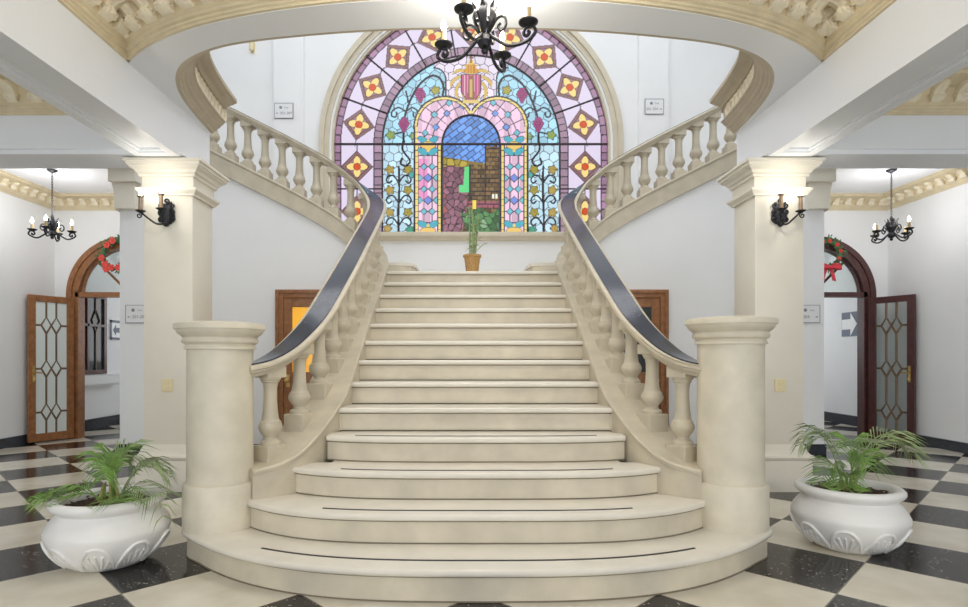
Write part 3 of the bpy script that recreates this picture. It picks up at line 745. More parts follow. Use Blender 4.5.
# ------------------------------------------------------------ grand staircase
def nose_y(n):
    return {1: 2.78, 2: 3.145, 3: 3.455, 4: 3.77}.get(n, 2.84+T_*(n-1))
STEP = {1: (1.685, 0.60, 3.0), 2: (1.385, 0.343, 4.0), 3: (1.16, 0.19, 4.0), 4: (0.99, 0.10, 4.0)}
def step_outline(n, d):
    """front edge from left to right set back by d, then a straight back"""
    w, dy, k = STEP.get(n, (0.955 if n < 12 else 1.0, 0.0, 2.0)); y0 = nose_y(n); N = 48 if n <= 4 else 6
    pts = []
    for i in range(N+1):
        u = -1+2*i/N
        if n == 1:                                         # the ends round back beneath the newels
            pass
        x = u*(w-(d if n <= 1 else 0)); pts.append((x, y0+d+dy*abs(u)**k))
    if n == 1:
        e = []
        for a in np.linspace(-50, 60, 12):
            e.append((1.552+(0.222-d)*math.cos(math.radians(a)), 3.56+(0.222-d)*math.sin(math.radians(a))))
        pts = pts[1:-1]
        return [(-x, y) for x, y in e[::-1]] + pts + e + [(1.0, 3.9), (-1.0, 3.9)]
    yb = y0+dy+(0.16 if n <= 4 else 0.02)
    return pts + [(w, yb), (0.94, yb), (0.94, 6.7), (-0.94, 6.7), (-0.94, yb), (-w, yb)]
stair = empty('grand_staircase', (0, 2.78, 0))
tag(stair, 'cream marble staircase with curved lower steps rising to the landing', 'staircase')
SO = Vector((0, -2.78, 0))
for n in range(1, 14):
    z1 = n*R_; z0 = z1-R_; b = MB()
    def ring(d, z): return [(x, y, z) for x, y in step_outline(n, d)]
    b.layers([ring(0.03, z0+0.006), ring(0.03, z1-0.042)])
    b.mi = 2; b.layers([ring(0.027, z0-0.002), ring(0.027, z0+0.007)]); b.layers([ring(0.020, z1-0.043), ring(0.020, z1-0.036)])  # dark strips: grimy joints and painted shade at riser foot and nosing
    b.mi = 1
    b.layers([ring(0.018, z1-0.037), ring(0.005, z1-0.034), ring(0.0, z1-0.025), ring(0.0, z1-0.014), ring(0.005, z1-0.004), ring(0.014, z1)])
    so = b.build('step', [M_step, M_tread, M_joint_shade], stair, loc=SO, auto=50)
    if n <= 4:
        w, dy, k = STEP[n]; half_w = {1: 1.15, 2: 0.87, 3: 0.83, 4: 0.80}[n]; off = {1: 0.135, 2: 0.09, 3: 0.075, 4: 0.07}[n]
        P = [(x, nose_y(n)+off+dy*abs(x/w)**k, z1) for x in np.linspace(-half_w, half_w, 40)]
        MB().sweep(P, [(-0.007, 0), (0.007, 0), (0.007, 0.003), (-0.007, 0.003)]).build('anti_slip_strip', M_strip, so, smooth=False)
b = MB().box(-1.0, 1.0, 6.62, YW-0.01, ZL-0.12, ZL-0.001); b.box(-0.95, 0.95, 6.70, 7.2, 0, ZL-0.12)
b.build('landing', M_tread, stair, loc=SO, smooth=False)

# upper flights
for s in (-1, 1):
    t = empty('upper_flight', (s*0.68, 7.8, ZL))
    tag(t, 'short %s flight of cream steps climbing from the landing' % side(s), 'staircase', 'side flights from the landing')
    for k in range(1, 10):
        x0 = 0.68 if k == 1 else 0.82+T_*(k-1)
        z1 = ZL+k*R_; z0 = z1-R_; ya = 7.0 if k == 1 else 7.18
        b = MB(); xe = 3.30
        if k == 1:
            poly = [(x0, ya+0.2), (x0+0.03, ya+0.06), (x0+0.12, ya), (1.08, ya-0.02), (1.08, 7.18), (xe, 7.18), (xe, YW-0.01), (x0, YW-0.01)]
        else: poly = [(x0, ya), (xe, ya), (xe, YW-0.01), (x0, YW-0.01)]
        b.prism([(s*(x+0.02)-s*0.68, y-7.8) for x, y in poly], z0-ZL, z1-ZL-0.04)
        b.mi = 1; b.prism([(s*x-s*0.68, y-7.8) for x, y in poly], z1-ZL-0.04, z1-ZL)
        b.build('step', [M_step, M_tread], t, smooth=False, bevel=0.004)

# newel posts
for s in (-1, 1):
    t = empty('newel_post', ((-1.555 if s < 0 else 1.538), 3.55, R_))
    tag(t, 'round cream newel post with moulded cap at the %s foot of the stair' % side(s), 'newel post', 'newel posts at the stair foot')
    dz = 0.02 if s < 0 else 0.05
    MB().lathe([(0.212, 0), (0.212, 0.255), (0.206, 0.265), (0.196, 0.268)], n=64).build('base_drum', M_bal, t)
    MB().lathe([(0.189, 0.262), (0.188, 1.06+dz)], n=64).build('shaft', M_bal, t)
    cp = [(0.190, 1.04), (0.204, 1.042), (0.204, 1.058), (0.196, 1.062), (0.198, 1.072), (0.214, 1.080), (0.218, 1.092), (0.214, 1.104), (0.210, 1.112), (0.222, 1.122),
          (0.240, 1.138), (0.247, 1.152), (0.247, 1.158), (0.258, 1.160), (0.260, 1.180), (0.256, 1.192), (0.20, 1.203), (0.10, 1.21), (0.001, 1.212)]
    MB().lathe([(r, z+dz) for r, z in cp], n=64).build('cap', M_bal, t, auto=30)

# balustrades
RAILP = [(1.43, 3.60, 1.125), (1.33, 3.69, 1.16), (1.235, 3.86, 1.255), (1.145, 4.15, 1.445), (1.10, 4.5, 1.685), (1.075, 5.0, 1.985), (1.07, 5.5, 2.262), (1.07, 6.0, 2.53), (1.075, 6.4, 2.742),
         (1.09, 6.68, 2.895), (1.145, 6.92, 3.05), (1.27, 7.06, 3.20), (1.45, 7.11, 3.36), (1.72, 7.12, 3.555), (2.1, 7.12, 3.77), (2.45, 7.12, 3.95), (3.0, 7.12, 4.225), (3.45, 7.12, 4.45)]
def gap_at(p):                                          # rail top down to curb top
    if p.y > 6.5: return 0.62
    return float(np.interp(p.y, (3.6, 3.69, 3.86, 4.15, 4.5, 5.0, 6.0, 6.5), (0.62, 0.62, 0.60, 0.575, 0.585, 0.595, 0.61, 0.62)))
def turned(n=20):
    h = 0.435
    pr = [(0.064, 0), (0.064, 0.02), (0.058, 0.028), (0.044, 0.034), (0.040, 0.05), (0.046, 0.062), (0.064, 0.085), (0.074, 0.11), (0.072, 0.13), (0.066, 0.142), (0.066, 0.150), (0.058, 0.156),
          (0.052, 0.17), (0.045, 0.22), (0.041, 0.29), (0.041, 0.36), (0.046, 0.395), (0.056, 0.402), (0.056, 0.412), (0.064, 0.418), (0.064, h)]
    return MB().lathe(pr, n=n)
bal_src = turned().build('baluster', M_bal_shade); C.objects.unlink(bal_src)
pl_src = MB().box(-0.075, 0.075, -0.075, 0.075, -0.17, 0).build('plinth', M_bal_shade, smooth=False, bevel=0.006); C.objects.unlink(pl_src)
cb_src = MB().box(-0.07, 0.07, -0.07, 0.07, 0, 0.072).build('impost_block', M_bal_shade, smooth=False, bevel=0.005); C.objects.unlink(cb_src)
for s in (-1, 1):
    t = empty('balustrade', (s*1.3, 3.7, 0))
    tag(t, 'cream stone balustrade with black-topped handrail on the %s side of the stair' % side(s), 'balustrade', 'stair balustrades')
    off = Vector((-s*1.3, -3.7, 0))
    path = smooth_path([(s*x, y, z) for x, y, z in RAILP], 6)
    MB().sweep(path, [(-0.10, -0.012), (-0.105, -0.004), (-0.098, 0.0), (0.098, 0.0), (0.105, -0.004), (0.11, -0.012), (0.11, -0.028), (0.097, -0.036), (0.097, -0.046), (0.085, -0.054), (0.075, -0.075),
                      (-0.075, -0.075), (-0.085, -0.054), (-0.097, -0.046), (-0.097, -0.036), (-0.11, -0.028), (-0.11, -0.012)]).build('handrail', M_bal_shade, t, loc=off, auto=40)
    MB().sweep(path, [(-0.078, -0.01), (0.078, -0.01), (0.078, 0.010), (-0.078, 0.010)]).build('rail_top', M_rail, t, loc=off, auto=40)
    # curb / outer string
    b = MB(); rows = []
    for i, p in enumerate(path):
        a = path[max(i-1, 0)]; c = path[min(i+1, len(path)-1)]; d = Vector((c.x-a.x, c.y-a.y, 0)).normalized(); nr = Vector((d.y, -d.x, 0))
        q = (abs(p.x)-1.12)/0.35 if p.y > 6.8 else 0.0
        q = min(1, max(0, q)); zt = p.z-gap_at(p); zb = q*(zt-0.23)
        if p.y > 6.8 and q > 0: zb = max(zb, 1.6+q*0.2) if q < 1 else zt-0.23
        wi = float(np.interp(p.y, (3.6, 3.75, 4.2, 4.6, 5.2, 6.4), (0.15, 0.19, 0.20, 0.165, 0.13, 0.12)))
        if p.y > 6.6: wi = max(0.105, 0.12-0.015*(p.y-6.6)/0.4)
        wl, wr = (0.105, wi) if s < 0 else (wi, 0.105)
        rows.append([tuple(p+nr*l+Vector((0, 0, zz-p.z))) for l, zz in ((-wl, zb), (-wl, zt-0.035), (-wl-0.012, zt-0.03), (-wl-0.016, zt-0.012), (-wl-0.008, zt), (wr+0.008, zt), (wr+0.016, zt-0.012), (wr+0.012, zt-0.03), (wr, zt-0.035), (wr, zb))])
    b.layers(rows); b.build('curb', M_bal_shade, t, loc=off, auto=40)
    # balusters
    cum = [0]
    for a, c in zip(path[:-1], path[1:]): cum.append(cum[-1]+Vector((c.x-a.x, c.y-a.y)).length)
    def at(L):
        for i in range(len(cum)-1):
            if cum[i+1] >= L:
                f = (L-cum[i])/(cum[i+1]-cum[i]); p = path[i].lerp(path[i+1], f); d = path[i+1]-path[i]; return p, math.atan2(d.y, d.x)
    L0 = 0.17; spots = []
    L = L0
    Lturn = next(cum[i] for i, p in enumerate(path) if p.y > 6.60)
    while L < Lturn: spots.append(L); L += 0.275
    Lup = next(cum[i] for i, p in enumerate(path) if p.y > 6.85)
    L = Lup+0.02
    while L < cum[-1]-0.05: spots.append(L); L += 0.209
    for L in spots:
        p, a = at(L); zc = p.z-gap_at(p); ks = (gap_at(p)-0.185)/0.435
        bl = inst(bal_src, t, p+off+Vector((0, 0, -p.z+zc+0.065)), a, (1, 1, ks))
        inst(pl_src, bl, (0, 0, 0)); inst(cb_src, bl, (0, 0, 0.43))

# ------------------------------------------------------------ chandeliers, sconces
def spiral(c, r0, turns, start, ax1, ax2, n=22):
    return [Vector(c)+ax1*(r0*(1-0.75*i/n)*math.cos(start+turns*2*PI*i/n))+ax2*(r0*(1-0.75*i/n)*math.sin(start+turns*2*PI*i/n)) for i in range(n+1)]
def chandelier(loc, ztop, rot, lit, label, R=0.24, power=0):
    t = empty('chandelier', loc); tag(t, label, 'chandelier', 'wrought iron candle chandeliers')
    h = ztop-loc[2]
    MB().lathe([(0.001, h), (0.06, h), (0.055, h-0.015), (0.02, h-0.035), (0.008, h-0.045)], n=20).build('canopy', M_iron, t)
    b = MB(); z = 0.20
    while z < h-0.06:                                      # chain links
        k = int(round(z/0.034)) % 2
        b.tube([((0.009*math.cos(a) if k else 0), (0 if k else 0.009*math.cos(a)), z+0.02+0.024*math.sin(a)) for a in np.linspace(0, 2*PI, 11)], 0.0032, 5); z += 0.034
    b.build('chain', M_iron, t)
    MB().lathe([(0.001, -0.10), (0.014, -0.095), (0.02, -0.08), (0.012, -0.07), (0.03, -0.06), (0.042, -0.035), (0.036, -0.01), (0.022, 0.01), (0.018, 0.05), (0.028, 0.07), (0.018, 0.09), (0.012, 0.14), (0.02, 0.17), (0.008, 0.21)], n=18).build('hub', M_iron, t)
    lv = MB()
    for k in range(6):                                      # iron leaves rising from the hub
        a = k*PI/3+0.3; d = Vector((math.cos(a), math.sin(a), 0)); sd = Vector((-d.y, d.x, 0))
        P = [d*0.02+Vector((0, 0, 0.0)), d*0.05+Vector((0, 0, 0.05)), d*0.062+Vector((0, 0, 0.10)), d*0.05+Vector((0, 0, 0.135)), d*0.07+Vector((0, 0, 0.17))]
        W = (0.010, 0.022, 0.026, 0.016, 0.002); up = d*0.003
        rows = [[p-sd*w, p+up*2, p+sd*w, p-up] for p, w in zip(P, W)]
        lv.layers(rows)
    lv.build('leaf_crown', M_iron, t)
    for k in range(4):
        a = rot+k*PI/2; d = Vector((math.cos(a), math.sin(a), 0)); Z = Vector((0, 0, 1))
        P = smooth_path([d*0.025+Z*0.0, d*0.07-Z*0.035, d*0.14-Z*0.085, d*(R-0.02)-Z*0.088, d*(R+0.038)-Z*0.052, d*(R+0.022)-Z*0.012, d*(R-0.012)-Z*0.014, d*(R-0.026)-Z*0.040, d*(R-0.010)-Z*0.058, d*(R+0.006)-Z*0.046, d*(R-0.002)-Z*0.034], 5)
        b = MB().tube(P, 0.0095, 7)
        b.tube(smooth_path([d*0.03+Z*0.02, d*0.075+Z*0.075, d*0.115+Z*0.075, d*0.125+Z*0.03, d*0.10+Z*0.005, d*0.08+Z*0.03, d*0.095+Z*0.045], 5), 0.0075, 6)
        arm = b.build('arm', M_iron, t)
        c = d*R
        MB().lathe([(0.010, -0.014), (0.034, -0.006), (0.050, 0.006), (0.052, 0.013), (0.034, 0.011), (0.012, 0.009)], c, 16).build('drip_cup', M_iron, arm)
        MB().lathe([(0.015, 0.01), (0.017, 0.03), (0.015, 0.06), (0.016, 0.085), (0.006, 0.088)], c, 12).build('candle_tube', M_candle, arm)
        if lit[k] is not None:
            MB().lathe([(0.004, 0.085), (0.012, 0.095), (0.016, 0.112), (0.012, 0.130), (0.004, 0.15), (0.001, 0.158)], c, 12).build('bulb', M_bulb if lit[k] else M_deadbulb, arm)
    if power:
        point_light('chandelier_glow', (loc[0], loc[1], loc[2]+0.30), power, WARM if loc[1] < 5 else (0.98, 0.98, 1.0), 0.2)
    return t
chandelier((0.035, 3.16, 2.915), ZC, math.radians(64), (True, True, False, True), 'black wrought iron chandelier hanging in front of the stained glass window', 0.25, 32)
chandelier((-5.20, 7.25, 2.74), 3.5, math.radians(18), (True, True, True, True), 'black wrought iron chandelier with four lit candles in the left corridor', 0.21, 9)
chandelier((5.20, 7.25, 2.72), 3.5, math.radians(14), (None, True, None, True), 'black wrought iron chandelier in the right corridor with its outer candles dark', 0.225, 9)

def sconce(s):
    t = empty('wall_sconce', (s*2.72, 5.16, 2.44)); tag(t, 'black iron two-candle sconce on the %s pillar' % side(s), 'wall sconce', 'sconces on the pillars')
    X, Z, Y = Vector((1, 0, 0)), Vector((0, 0, 1)), Vector((0, 1, 0))
    if s < 0: m_x = 0.10
    b = MB()
    px = 0.02 if s < 0 else -0.03
    b.extr_y([(px+a, z) for a, z in ((-0.03, -0.09), (0.03, -0.09), (0.07, -0.05), (0.06, 0.03), (0.03, 0.09), (-0.03, 0.09), (-0.06, 0.03), (-0.07, -0.05))], -0.015, 0.0)
    for zz, r in ((-0.05, 0.03), (0.015, 0.032), (0.07, 0.026)):
        for q in (-1, 1): b.tube(spiral((px+q*0.05, -0.022, zz), r, 1.4, PI/2 if q > 0 else PI/2, X*q, Z), 0.008, 6)
    b.tube(spiral((px, -0.022, 0.11), 0.025, 1.2, -PI/2, X, Z), 0.008, 6)
    b.lathe([(0.001, -0.12), (0.02, -0.11), (0.03, -0.09), (0.02, -0.07), (0.001, -0.06)], (px, -0.03, 0), 12)
    b.build('back_plate', M_iron, t)
    for ex, ey in (((-0.17, -0.10), (0.045, -0.17)) if s < 0 else ((0.115, -0.10), (-0.085, -0.16))):
        b = MB().tube(smooth_path([(px, -0.02, -0.085), (px+ex*0.35, ey*0.6, -0.10), (px+ex*0.7, ey*0.9, -0.06), (ex+px*0.3, ey, -0.005)], 6), 0.008, 7)
        sg = 1 if ex > 0 else -1
        b.tube(spiral((ex+sg*0.005, ey, -0.035), 0.026, 1.3, PI/2, X*sg, Z), 0.006, 6)
        arm = b.build('arm', M_iron, t)
        MB().lathe([(0.008, -0.015), (0.03, -0.004), (0.045, 0.006), (0.03, 0.010), (0.01, 0.008)], (ex+px*0.3, ey, 0), 14).build('drip_cup', M_iron, arm)
        MB().lathe([(0.020, 0.005), (0.017, 0.03), (0.015, 0.10), (0.015, 0.115), (0.026, 0.128), (0.026, 0.134), (0.004, 0.13)], (ex+px*0.3, ey, 0), 12).build('candle_tube', M_candle2, arm)
        MB().lathe([(0.006, 0.13), (0.014, 0.142), (0.012, 0.155), (0.001, 0.165)], (ex+px*0.3, ey, 0), 10).build('bulb', M_bulb, arm)
    point_light('sconce_glow', (s*2.70, 4.86, 2.62), 1.5, (1.0, 0.95, 0.86), 0.05)
sconce(-1); sconce(1)

# ------------------------------------------------------------ planters and plants
def frond(base, az, length, rise, droop, mtl, parent, leafl=0.16, npair=17):
    d = Vector((math.cos(az), math.sin(az), 0)); Z = Vector((0, 0, 1)); sd = Vector((-d.y, d.x, 0))
    P = [Vector(base)+d*(length*(t**1.25))+Z*(rise*math.sin(min(1, t*1.0)*PI*0.62)-droop*t**2.6) for t in np.linspace(0, 1, 16)]
    def clear(p):                                       # rest on the rim instead of passing through the pot
        r = math.hypot(p.x, p.y)
        if r < 0.36: p.z = max(p.z, 0.40 if r > 0.2 else 0.34)
        return p
    P = [clear(p) for p in P]
    b = MB().tube(P, [0.006*(1-0.8*i/15) for i in range(16)], 5)
    for i in range(npair):
        t = 0.30+0.70*i/(npair-1); k = t*15; j = min(14, int(k)); p = P[j].lerp(P[j+1], k-j); tg = (P[j+1]-P[j]).normalized()
        ll = leafl*1.2*(0.55+0.6*math.sin(PI*min(1, (t-0.22)/0.85)))
        nrm = tg.cross(sd)*-1
        for q in (-1, 1):
            dr = (sd*q*0.85+tg*0.75+Z*(random.uniform(-0.1, 0.15))).normalized(); w = 0.0058
            e = clear(p+dr*ll-Z*(0.25*ll)); m_ = p+dr*ll*0.5+Z*0.012
            wd = tg*w
            b.add([p-wd*0.4, p+wd*0.4, m_+wd, e, m_-wd, m_+nrm*0.004], [(0, 1, 2, 5), (0, 5, 4), (5, 2, 3), (4, 5, 3), ])
    return b.build('frond', mtl, parent, auto=60)
def planter(loc, rz, label, plants):
    t = empty('planter', loc, rz); tag(t, label, 'potted plant', 'white urn planters with palms')
    pr = [(0.18, 0.0), (0.21, 0.006), (0.25, 0.03), (0.305, 0.075), (0.345, 0.13), (0.362, 0.175), (0.362, 0.195), (0.355, 0.205), (0.345, 0.225), (0.318, 0.255), (0.292, 0.275), (0.288, 0.285), (0.296, 0.295),
          (0.322, 0.305), (0.335, 0.32), (0.334, 0.335), (0.318, 0.348), (0.295, 0.350), (0.272, 0.342), (0.258, 0.325), (0.255, 0.30), (0.001, 0.295)]
    pr = [(r*0.88, z*1.10) for r, z in pr]
    MB().lathe(pr, n=96).build('pot', M_pot, t, auto=45)
    lob = MB()
    prs = [(r*0.88, z*1.10) for r, z in ((0.235, 0.022), (0.275, 0.05), (0.312, 0.084), (0.338, 0.118), (0.352, 0.15))]
    def surf(a, z, o=0.0):
        for (r0, z0), (r1, z1) in zip(prs[:-1], prs[1:]):
            if z <= z1 or (r1, z1) == prs[-1]:
                f = (z-z0)/(z1-z0); r = r0+(r1-r0)*f; break
        return Vector(((r+o)*math.cos(a), (r+o)*math.sin(a), z))
    NL = 9
    for k in range(NL):
        a0 = 2*PI*k/NL
        pts = []
        for u in np.linspace(-1, 1, 17):
            pts.append(surf(a0+u*0.33, 0.164-0.135*abs(u)**2.4, 0.004))
        lob.tube(pts, 0.010, 6)
        for v in (-0.6, -0.3, 0, 0.3, 0.6):
            lob.tube([surf(a0+v*0.2, 0.03, 0.0), surf(a0+v*0.34, 0.075, 0.003), surf(a0+v*0.40, 0.12-0.02*abs(v), 0.003)], [0.004, 0.010, 0.006], 6)
    lob.build('leaf_relief', M_pot, t, auto=60)
    so = MB(); rg = random.Random(5)
    so.lathe([(0.001, 0.32), (0.225, 0.32), (0.225, 0.336), (0.17, 0.346), (0.1, 0.350), (0.001, 0.350)], n=40)
    for k in range(110):
        a = rg.random()*2*PI; r = 0.205*math.sqrt(rg.random()); l = rg.uniform(0.012, 0.028); b_ = rg.random()*PI
        x, y = r*math.cos(a), r*math.sin(a); z = 0.346+rg.random()*0.012
        dx, dy = l*math.cos(b_), l*math.sin(b_)
        so.add([(x-dx, y-dy, z), (x+dy*.5, y-dx*.5, z+0.004), (x+dx, y+dy, z+0.003), (x-dy*.5, y+dx*.5, z+0.009)], [(0, 1, 2, 3), (0, 1, 3), (1, 2, 3)])
    so.build('mulch', M_soil, t, smooth=False)
    for (bx, by), az, L, rise, droop, m_, ll in plants:
        frond((bx, by, 0.335), math.radians(az)-rz, L, rise, droop, m_, t, ll)
    st = MB()
    for k in range(5):
        a = k*1.3; r = 0.05
        st.tube([(r*math.cos(a), r*math.sin(a), 0.33), (r*0.9*math.cos(a), r*0.9*math.sin(a), 0.39), (r*0.6*math.cos(a), r*.6*math.sin(a), 0.46)], [0.012, 0.009, 0.004], 7)
    st.build('stems', M_stem, t)
left_pl = [((-0.05, 0), 180, 0.28, 0.16, 0.20, M_leaf, 0.15), ((-0.02, 0), 215, 0.30, 0.13, 0.20, M_leaf, 0.15), ((0, 0), 100, 0.10, 0.30, 0.05, M_leaf, 0.15), ((0.0, 0), 60, 0.14, 0.32, 0.05, M_leaf2, 0.16),
           ((0.05, 0), 10, 0.26, 0.27, 0.10, M_leaf2, 0.13), ((0.05, 0), -20, 0.33, 0.17, 0.20, M_leaf2, 0.14), ((0.04, -0.02), -55, 0.26, 0.12, 0.22, M_leaf, 0.15), ((0, 0.02), 140, 0.14, 0.28, 0.06, M_leaf, 0.14),
           ((0.02, 0), 270, 0.08, 0.26, 0.08, M_leaf, 0.13), ((0.05, 0.02), 35, 0.22, 0.24, 0.10, M_leaf2, 0.14)]
right_pl = [((0.0, 0), 5, 0.40, 0.42, 0.12, M_leaf2, 0.16), ((0.03, 0), -15, 0.30, 0.36, 0.08, M_leaf2, 0.17), ((0, 0), 140, 0.20, 0.36, 0.05, M_leaf2, 0.14), ((-0.03, 0), 165, 0.24, 0.42, 0.10, M_leaf2, 0.14),
            ((-0.02, 0), 200, 0.20, 0.24, 0.14, M_leaf, 0.13), ((-0.02, -0.02), 235, 0.18, 0.18, 0.14, M_leaf, 0.13), ((0.02, 0), 60, 0.20, 0.34, 0.05, M_leaf, 0.14), ((0, 0), 290, 0.12, 0.28, 0.08, M_leaf, 0.13),
            ((0.03, 0), 30, 0.22, 0.26, 0.12, M_leaf, 0.14)]
planter((-2.12, 3.37, 0), 0.15, 'white urn planter with a bright green palm on the left of the stair', left_pl)
planter((2.32, 3.65, 0), -0.1, 'white urn planter with a tall grey-green palm on the right of the stair', right_pl)

# small pot on the landing
t = empty('flower_pot', (0.0, 6.72, ZL)); tag(t, 'small tan pot of bamboo stems on the landing below the window', 'potted plant')
MB().lathe([(0.070, 0), (0.092, 0.175), (0.105, 0.18), (0.105, 0.205), (0.090, 0.206), (0.084, 0.18), (0.001, 0.175)], n=28).build('pot', M_wicker, t)
b = MB(); lf = MB(); rg = random.Random(11)
for k in range(9):
    a = rg.random()*6.28; r = 0.045*rg.random()+0.01; hh = rg.uniform(0.45, 0.78); lx, ly = rg.uniform(-0.05, 0.05), rg.uniform(-0.04, 0.04)
    p0 = Vector((r*math.cos(a), r*math.sin(a), 0.16)); p1 = p0+Vector((lx, ly, hh-0.16))
    b.tube([p0, p0.lerp(p1, 0.5)+Vector((0.006, 0, 0)), p1], 0.006, 6)
    for q in range(9):
        f = rg.uniform(0.25, 1.0); p = p0.lerp(p1, f); az = rg.random()*6.28; d = Vector((math.cos(az), math.sin(az), rg.uniform(-0.5, 0.7))); L = rg.uniform(0.05, 0.11); sd = Vector((-d.y, d.x, 0)).normalized()*0.010
        lf.add([p, p+d*L*0.5+sd, p+d*L-Vector((0, 0, 0.02)), p+d*L*0.5-sd, p+d*L*.5+Vector((0, 0, .004))], [(0, 1, 4), (1, 2, 4), (2, 3, 4), (3, 0, 4)])
b.tube(smooth_path([(0.02, 0, 0.2), (0.07, 0, 0.27), (0.13, 0, 0.33), (0.17, 0, 0.34)], 4), 0.005, 5)
b.build('stems', M_leaf2, t); lf.build('leaves', M_leaf2, t)

# wreaths
def wreath(s):
    t = empty('christmas_wreath', (s*5.10, YW-0.085, 2.65)); t.scale = (1.3, 1.15, 1.3)
    tag(t, 'green wreath with orange-red flowers on the left arched doorway' if s < 0 else 'green wreath with a red bow on the right arched doorway', 'wreath')
    rg = random.Random(4); b = MB(); R = 0.15
    for k in range(220):
        a = rg.random()*2*PI; r = R+rg.gauss(0, 0.022); p = Vector((r*math.cos(a), rg.uniform(-0.03, 0.01), r*math.sin(a)))
        d = Vector((math.cos(a+rg.uniform(-1, 1)*1.2), rg.uniform(-0.6, 0.3), math.sin(a+rg.uniform(-1, 1)*1.2))).normalized()*rg.uniform(0.03, 0.055)
        sd = d.cross(Vector((0, 1, 0))).normalized()*0.010
        b.add([p, p+d*.5+sd, p+d, p+d*.5-sd, p+d*.5+Vector((0, -.004, 0))], [(0, 1, 4), (1, 2, 4), (2, 3, 4), (3, 0, 4)])
    b.tube([(R*math.cos(a), 0, R*math.sin(a)) for a in np.linspace(0, 2*PI, 33)], 0.022, 8)
    b.build('greenery', M_xmas, t, smooth=False)
    for az, rr in (((195, 1), (225, 1), (255, 1), (285, 1), (100, 1), (240, 1.25), (130, .9), (310, .9)) if s < 0 else ((15, 1), (45, 1), (80, 1), (110, 1), (150, 1), (-20, .9))):
        a = math.radians(az); f = MB(); c = Vector((R*rr*math.cos(a), -0.035, R*rr*math.sin(a))); q = 0.042 if s < 0 else 0.026
        for j in range(6):
            e = j*PI/3; d = Vector((math.cos(e), -0.25, math.sin(e))); sd = Vector((-math.sin(e), 0, math.cos(e)))*q*0.45
            f.add([c, c+d*q*.6+sd, c+d*q, c+d*q*.6-sd, c+d*q*.6+Vector((0, -.006, 0))], [(0, 1, 4), (1, 2, 4), (2, 3, 4), (3, 0, 4)])
        f.lathe([(0.001, -0.008), (0.009, 0), (0.001, 0.008)], c+Vector((0, -.01, 0)), 8)
        f.build('flower', M_red, t)
    if s > 0:
        f = MB(); c = Vector((0.0, -0.05, -R*1.0))
        for q in (-1, 1):
            f.layers([[c+Vector((q*x, -y-0.02, z+h)) for y, h in ((0, -w), (0, w), (0.03, w*.7), (0.03, -w*.7))] for x, z, w, y0 in ((0, 0, 0.012, 0), (0.05, 0.015, 0.035, 0), (0.10, 0.01, 0.04, 0), (0.125, -0.01, 0.02, 0))])
            f.layers([[c+Vector((q*x, -y, z)) for y in (0, 0.008)] + [c+Vector((q*(x+0.04), -y, z-0.01)) for y in (0.008, 0)] for x, z in ((0, 0), (0.03, -0.07), (0.045, -0.14))])
        f.lathe([(0.001, -0.02), (0.02, -0.01), (0.02, 0.01), (0.001, 0.02)], c+Vector((0, -.03, 0)), 10)
        f.build('bow', M_redbow, t)
wreath(-1); wreath(1)

# ------------------------------------------------------------ signs and switches
RF = (PI/2, 0, 0)
def plate_sign(loc, w, h, lines, label, arrow):
    t = empty('direction_sign', loc); tag(t, label, 'sign', 'room number signs')
    MB().box(-w/2, w/2, -0.012, 0, -h/2, h/2).build('sign_plate', M_sign, t, smooth=False)
    f = MB(); e = 0.006
    for x0, x1, z0, z1 in ((-w/2, w/2, h/2-e, h/2), (-w/2, w/2, -h/2, -h/2+e), (-w/2, -w/2+e, -h/2, h/2), (w/2-e, w/2, -h/2, h/2)): f.box(x0, x1, -0.015, -0.0, z0, z1)
    f.build('sign_border', M_signgrey, t, smooth=False)
    n = 16; g = MB().extr_y([(-0.16*w+0.075*h*1.3*math.cos(2*PI*k/n), 0.21*h+0.075*h*1.3*math.sin(2*PI*k/n)) for k in range(n)], -0.0135, -0.011)
    az = -0.17*h; ax_ = arrow*w*0.37; k = 0.055*h
    g.extr_y([(ax_+arrow*k*1.1, az), (ax_-arrow*k*.5, az+k), (ax_-arrow*k*.5, az-k)], -0.0135, -0.011)
    g.box(ax_-arrow*k*2.2 if arrow > 0 else ax_+k*.4, ax_-k*.4 if arrow > 0 else ax_+k*2.2, -0.0135, -0.011, az-k*.22, az+k*.22)
    g.build('sign_marks', M_signgrey, t, smooth=False)
    text_obj('sign_lettering', lines[0], h*0.17, M_signgrey, t, (w*0.14, -0.0135, h*0.21), RF)
    text_obj('sign_lettering', lines[1], h*0.24, M_signgrey, t, (-arrow*w*0.12, -0.0135, -h*0.17), RF)
plate_sign((-4.04, 7.06, 1.70), 0.27, 0.215, ('Lux', '201-207'), 'white room number sign with a left arrow beside the left pillar', -1)
plate_sign((4.06, 7.06, 1.70), 0.27, 0.215, ('Lux', '204'), 'white room number sign with a right arrow beside the right pillar', 1)
plate_sign((-2.70, YW-0.06, 4.73), 0.27, 0.22, ('Lux', '301-307'), 'white room number sign on the upper wall left of the window', -1)
plate_sign((2.64, YW-0.06, 4.79), 0.27, 0.22, ('Lux', '301-304'), 'white room number sign on the upper wall right of the window', 1)
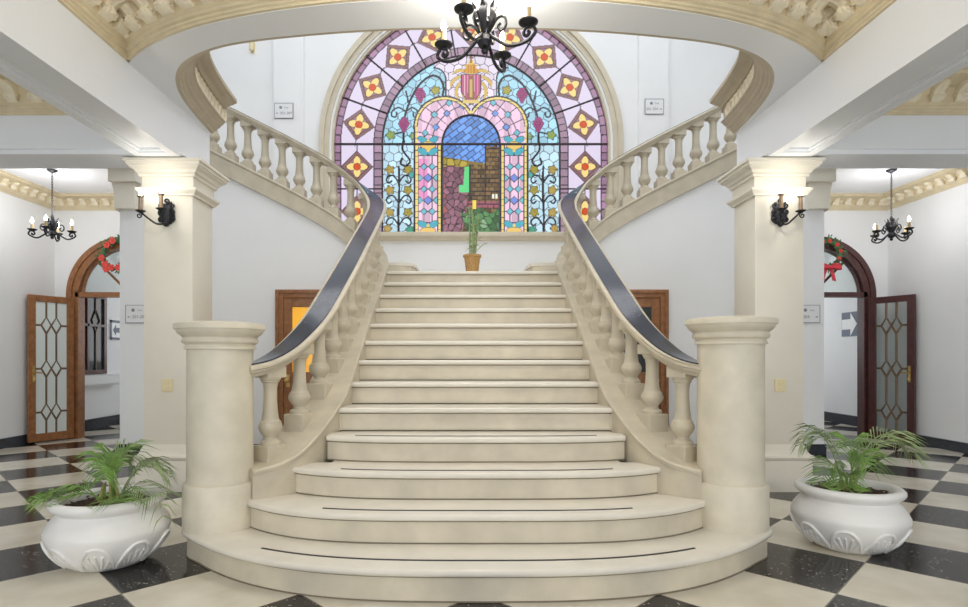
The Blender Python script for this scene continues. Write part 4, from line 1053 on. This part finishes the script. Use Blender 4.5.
def arrow_sign(loc, s, size, label):
    t = empty('arrow_sign', loc, s*PI/2*-1); tag(t, label, 'sign')      # local x runs along the wall, local -y faces the passage
    h = size/2
    MB().box(-h, h, -0.012, 0, -h, h).build('sign_panel', M_navy if s > 0 else M_sign, t, smooth=False)
    q = MB()
    if s > 0:
        q.extr_y([(-h*0.94, -h*0.42), (h*0.15, -h*0.42), (h*0.15, -h*0.95), (h*0.95, 0), (h*0.15, h*0.95), (h*0.15, h*0.42), (-h*0.94, h*0.42)], -0.016, -0.011)
        q.build('arrow', M_sign, t, smooth=False)
    else:
        for x0, x1, z0, z1 in ((-h, h, h*0.75, h), (-h, h, -h, -h*0.75), (-h, -h*0.75, -h, h), (h*.75, h, -h, h)): q.box(x0, x1, -0.016, -0.011, z0, z1)
        q.extr_y([(h*0.55, -h*0.25), (-h*0.05, -h*0.25), (-h*0.05, -h*0.55), (-h*0.55, 0), (-h*0.05, h*0.55), (-h*0.05, h*0.25), (h*0.55, h*0.25)], -0.016, -0.011)
        q.build('arrow', M_navy, t, smooth=False)
arrow_sign((6.6, 10.17, 1.75), 1, 0.42, 'navy sign with a white arrow on the right passage wall')
arrow_sign((-6.2, 10.22, 1.65), -1, 0.34, 'white sign with a dark border on the left passage wall')
for s in (-1, 1):
    t = empty('light_switch', (s*2.70, 5.16, 0.93)); tag(t, 'ivory light switch on the %s pillar' % side(s), 'light switch', 'light switches on the pillars')
    MB().box(-0.05, 0.05, -0.012, 0, -0.058, 0.058).build('switch_plate', M_plate, t, smooth=False, bevel=0.005)
    for z in (-0.022, 0.022): MB().box(-0.018, 0.018, -0.018, -0.010, z-0.012, z+0.012).build('rocker', M_plate, t, smooth=False, bevel=0.003)

t = empty('wall_lamp', (-3.17, YW, 5.68)); tag(t, 'small cream lamp high on the upper wall left of the window', 'wall lamp')
MB().extr_y([(-0.03, -0.08), (0.03, -0.08), (0.03, 0.08), (-0.03, 0.08)], -0.015, 0.0).build('back_plate', M_plate, t, smooth=False)
MB().lathe([(0.025, -0.07), (0.034, -0.06), (0.030, 0.0), (0.034, 0.06), (0.025, 0.07)], (0, -0.045, 0), 16).build('lamp_shade', M_plate, t)
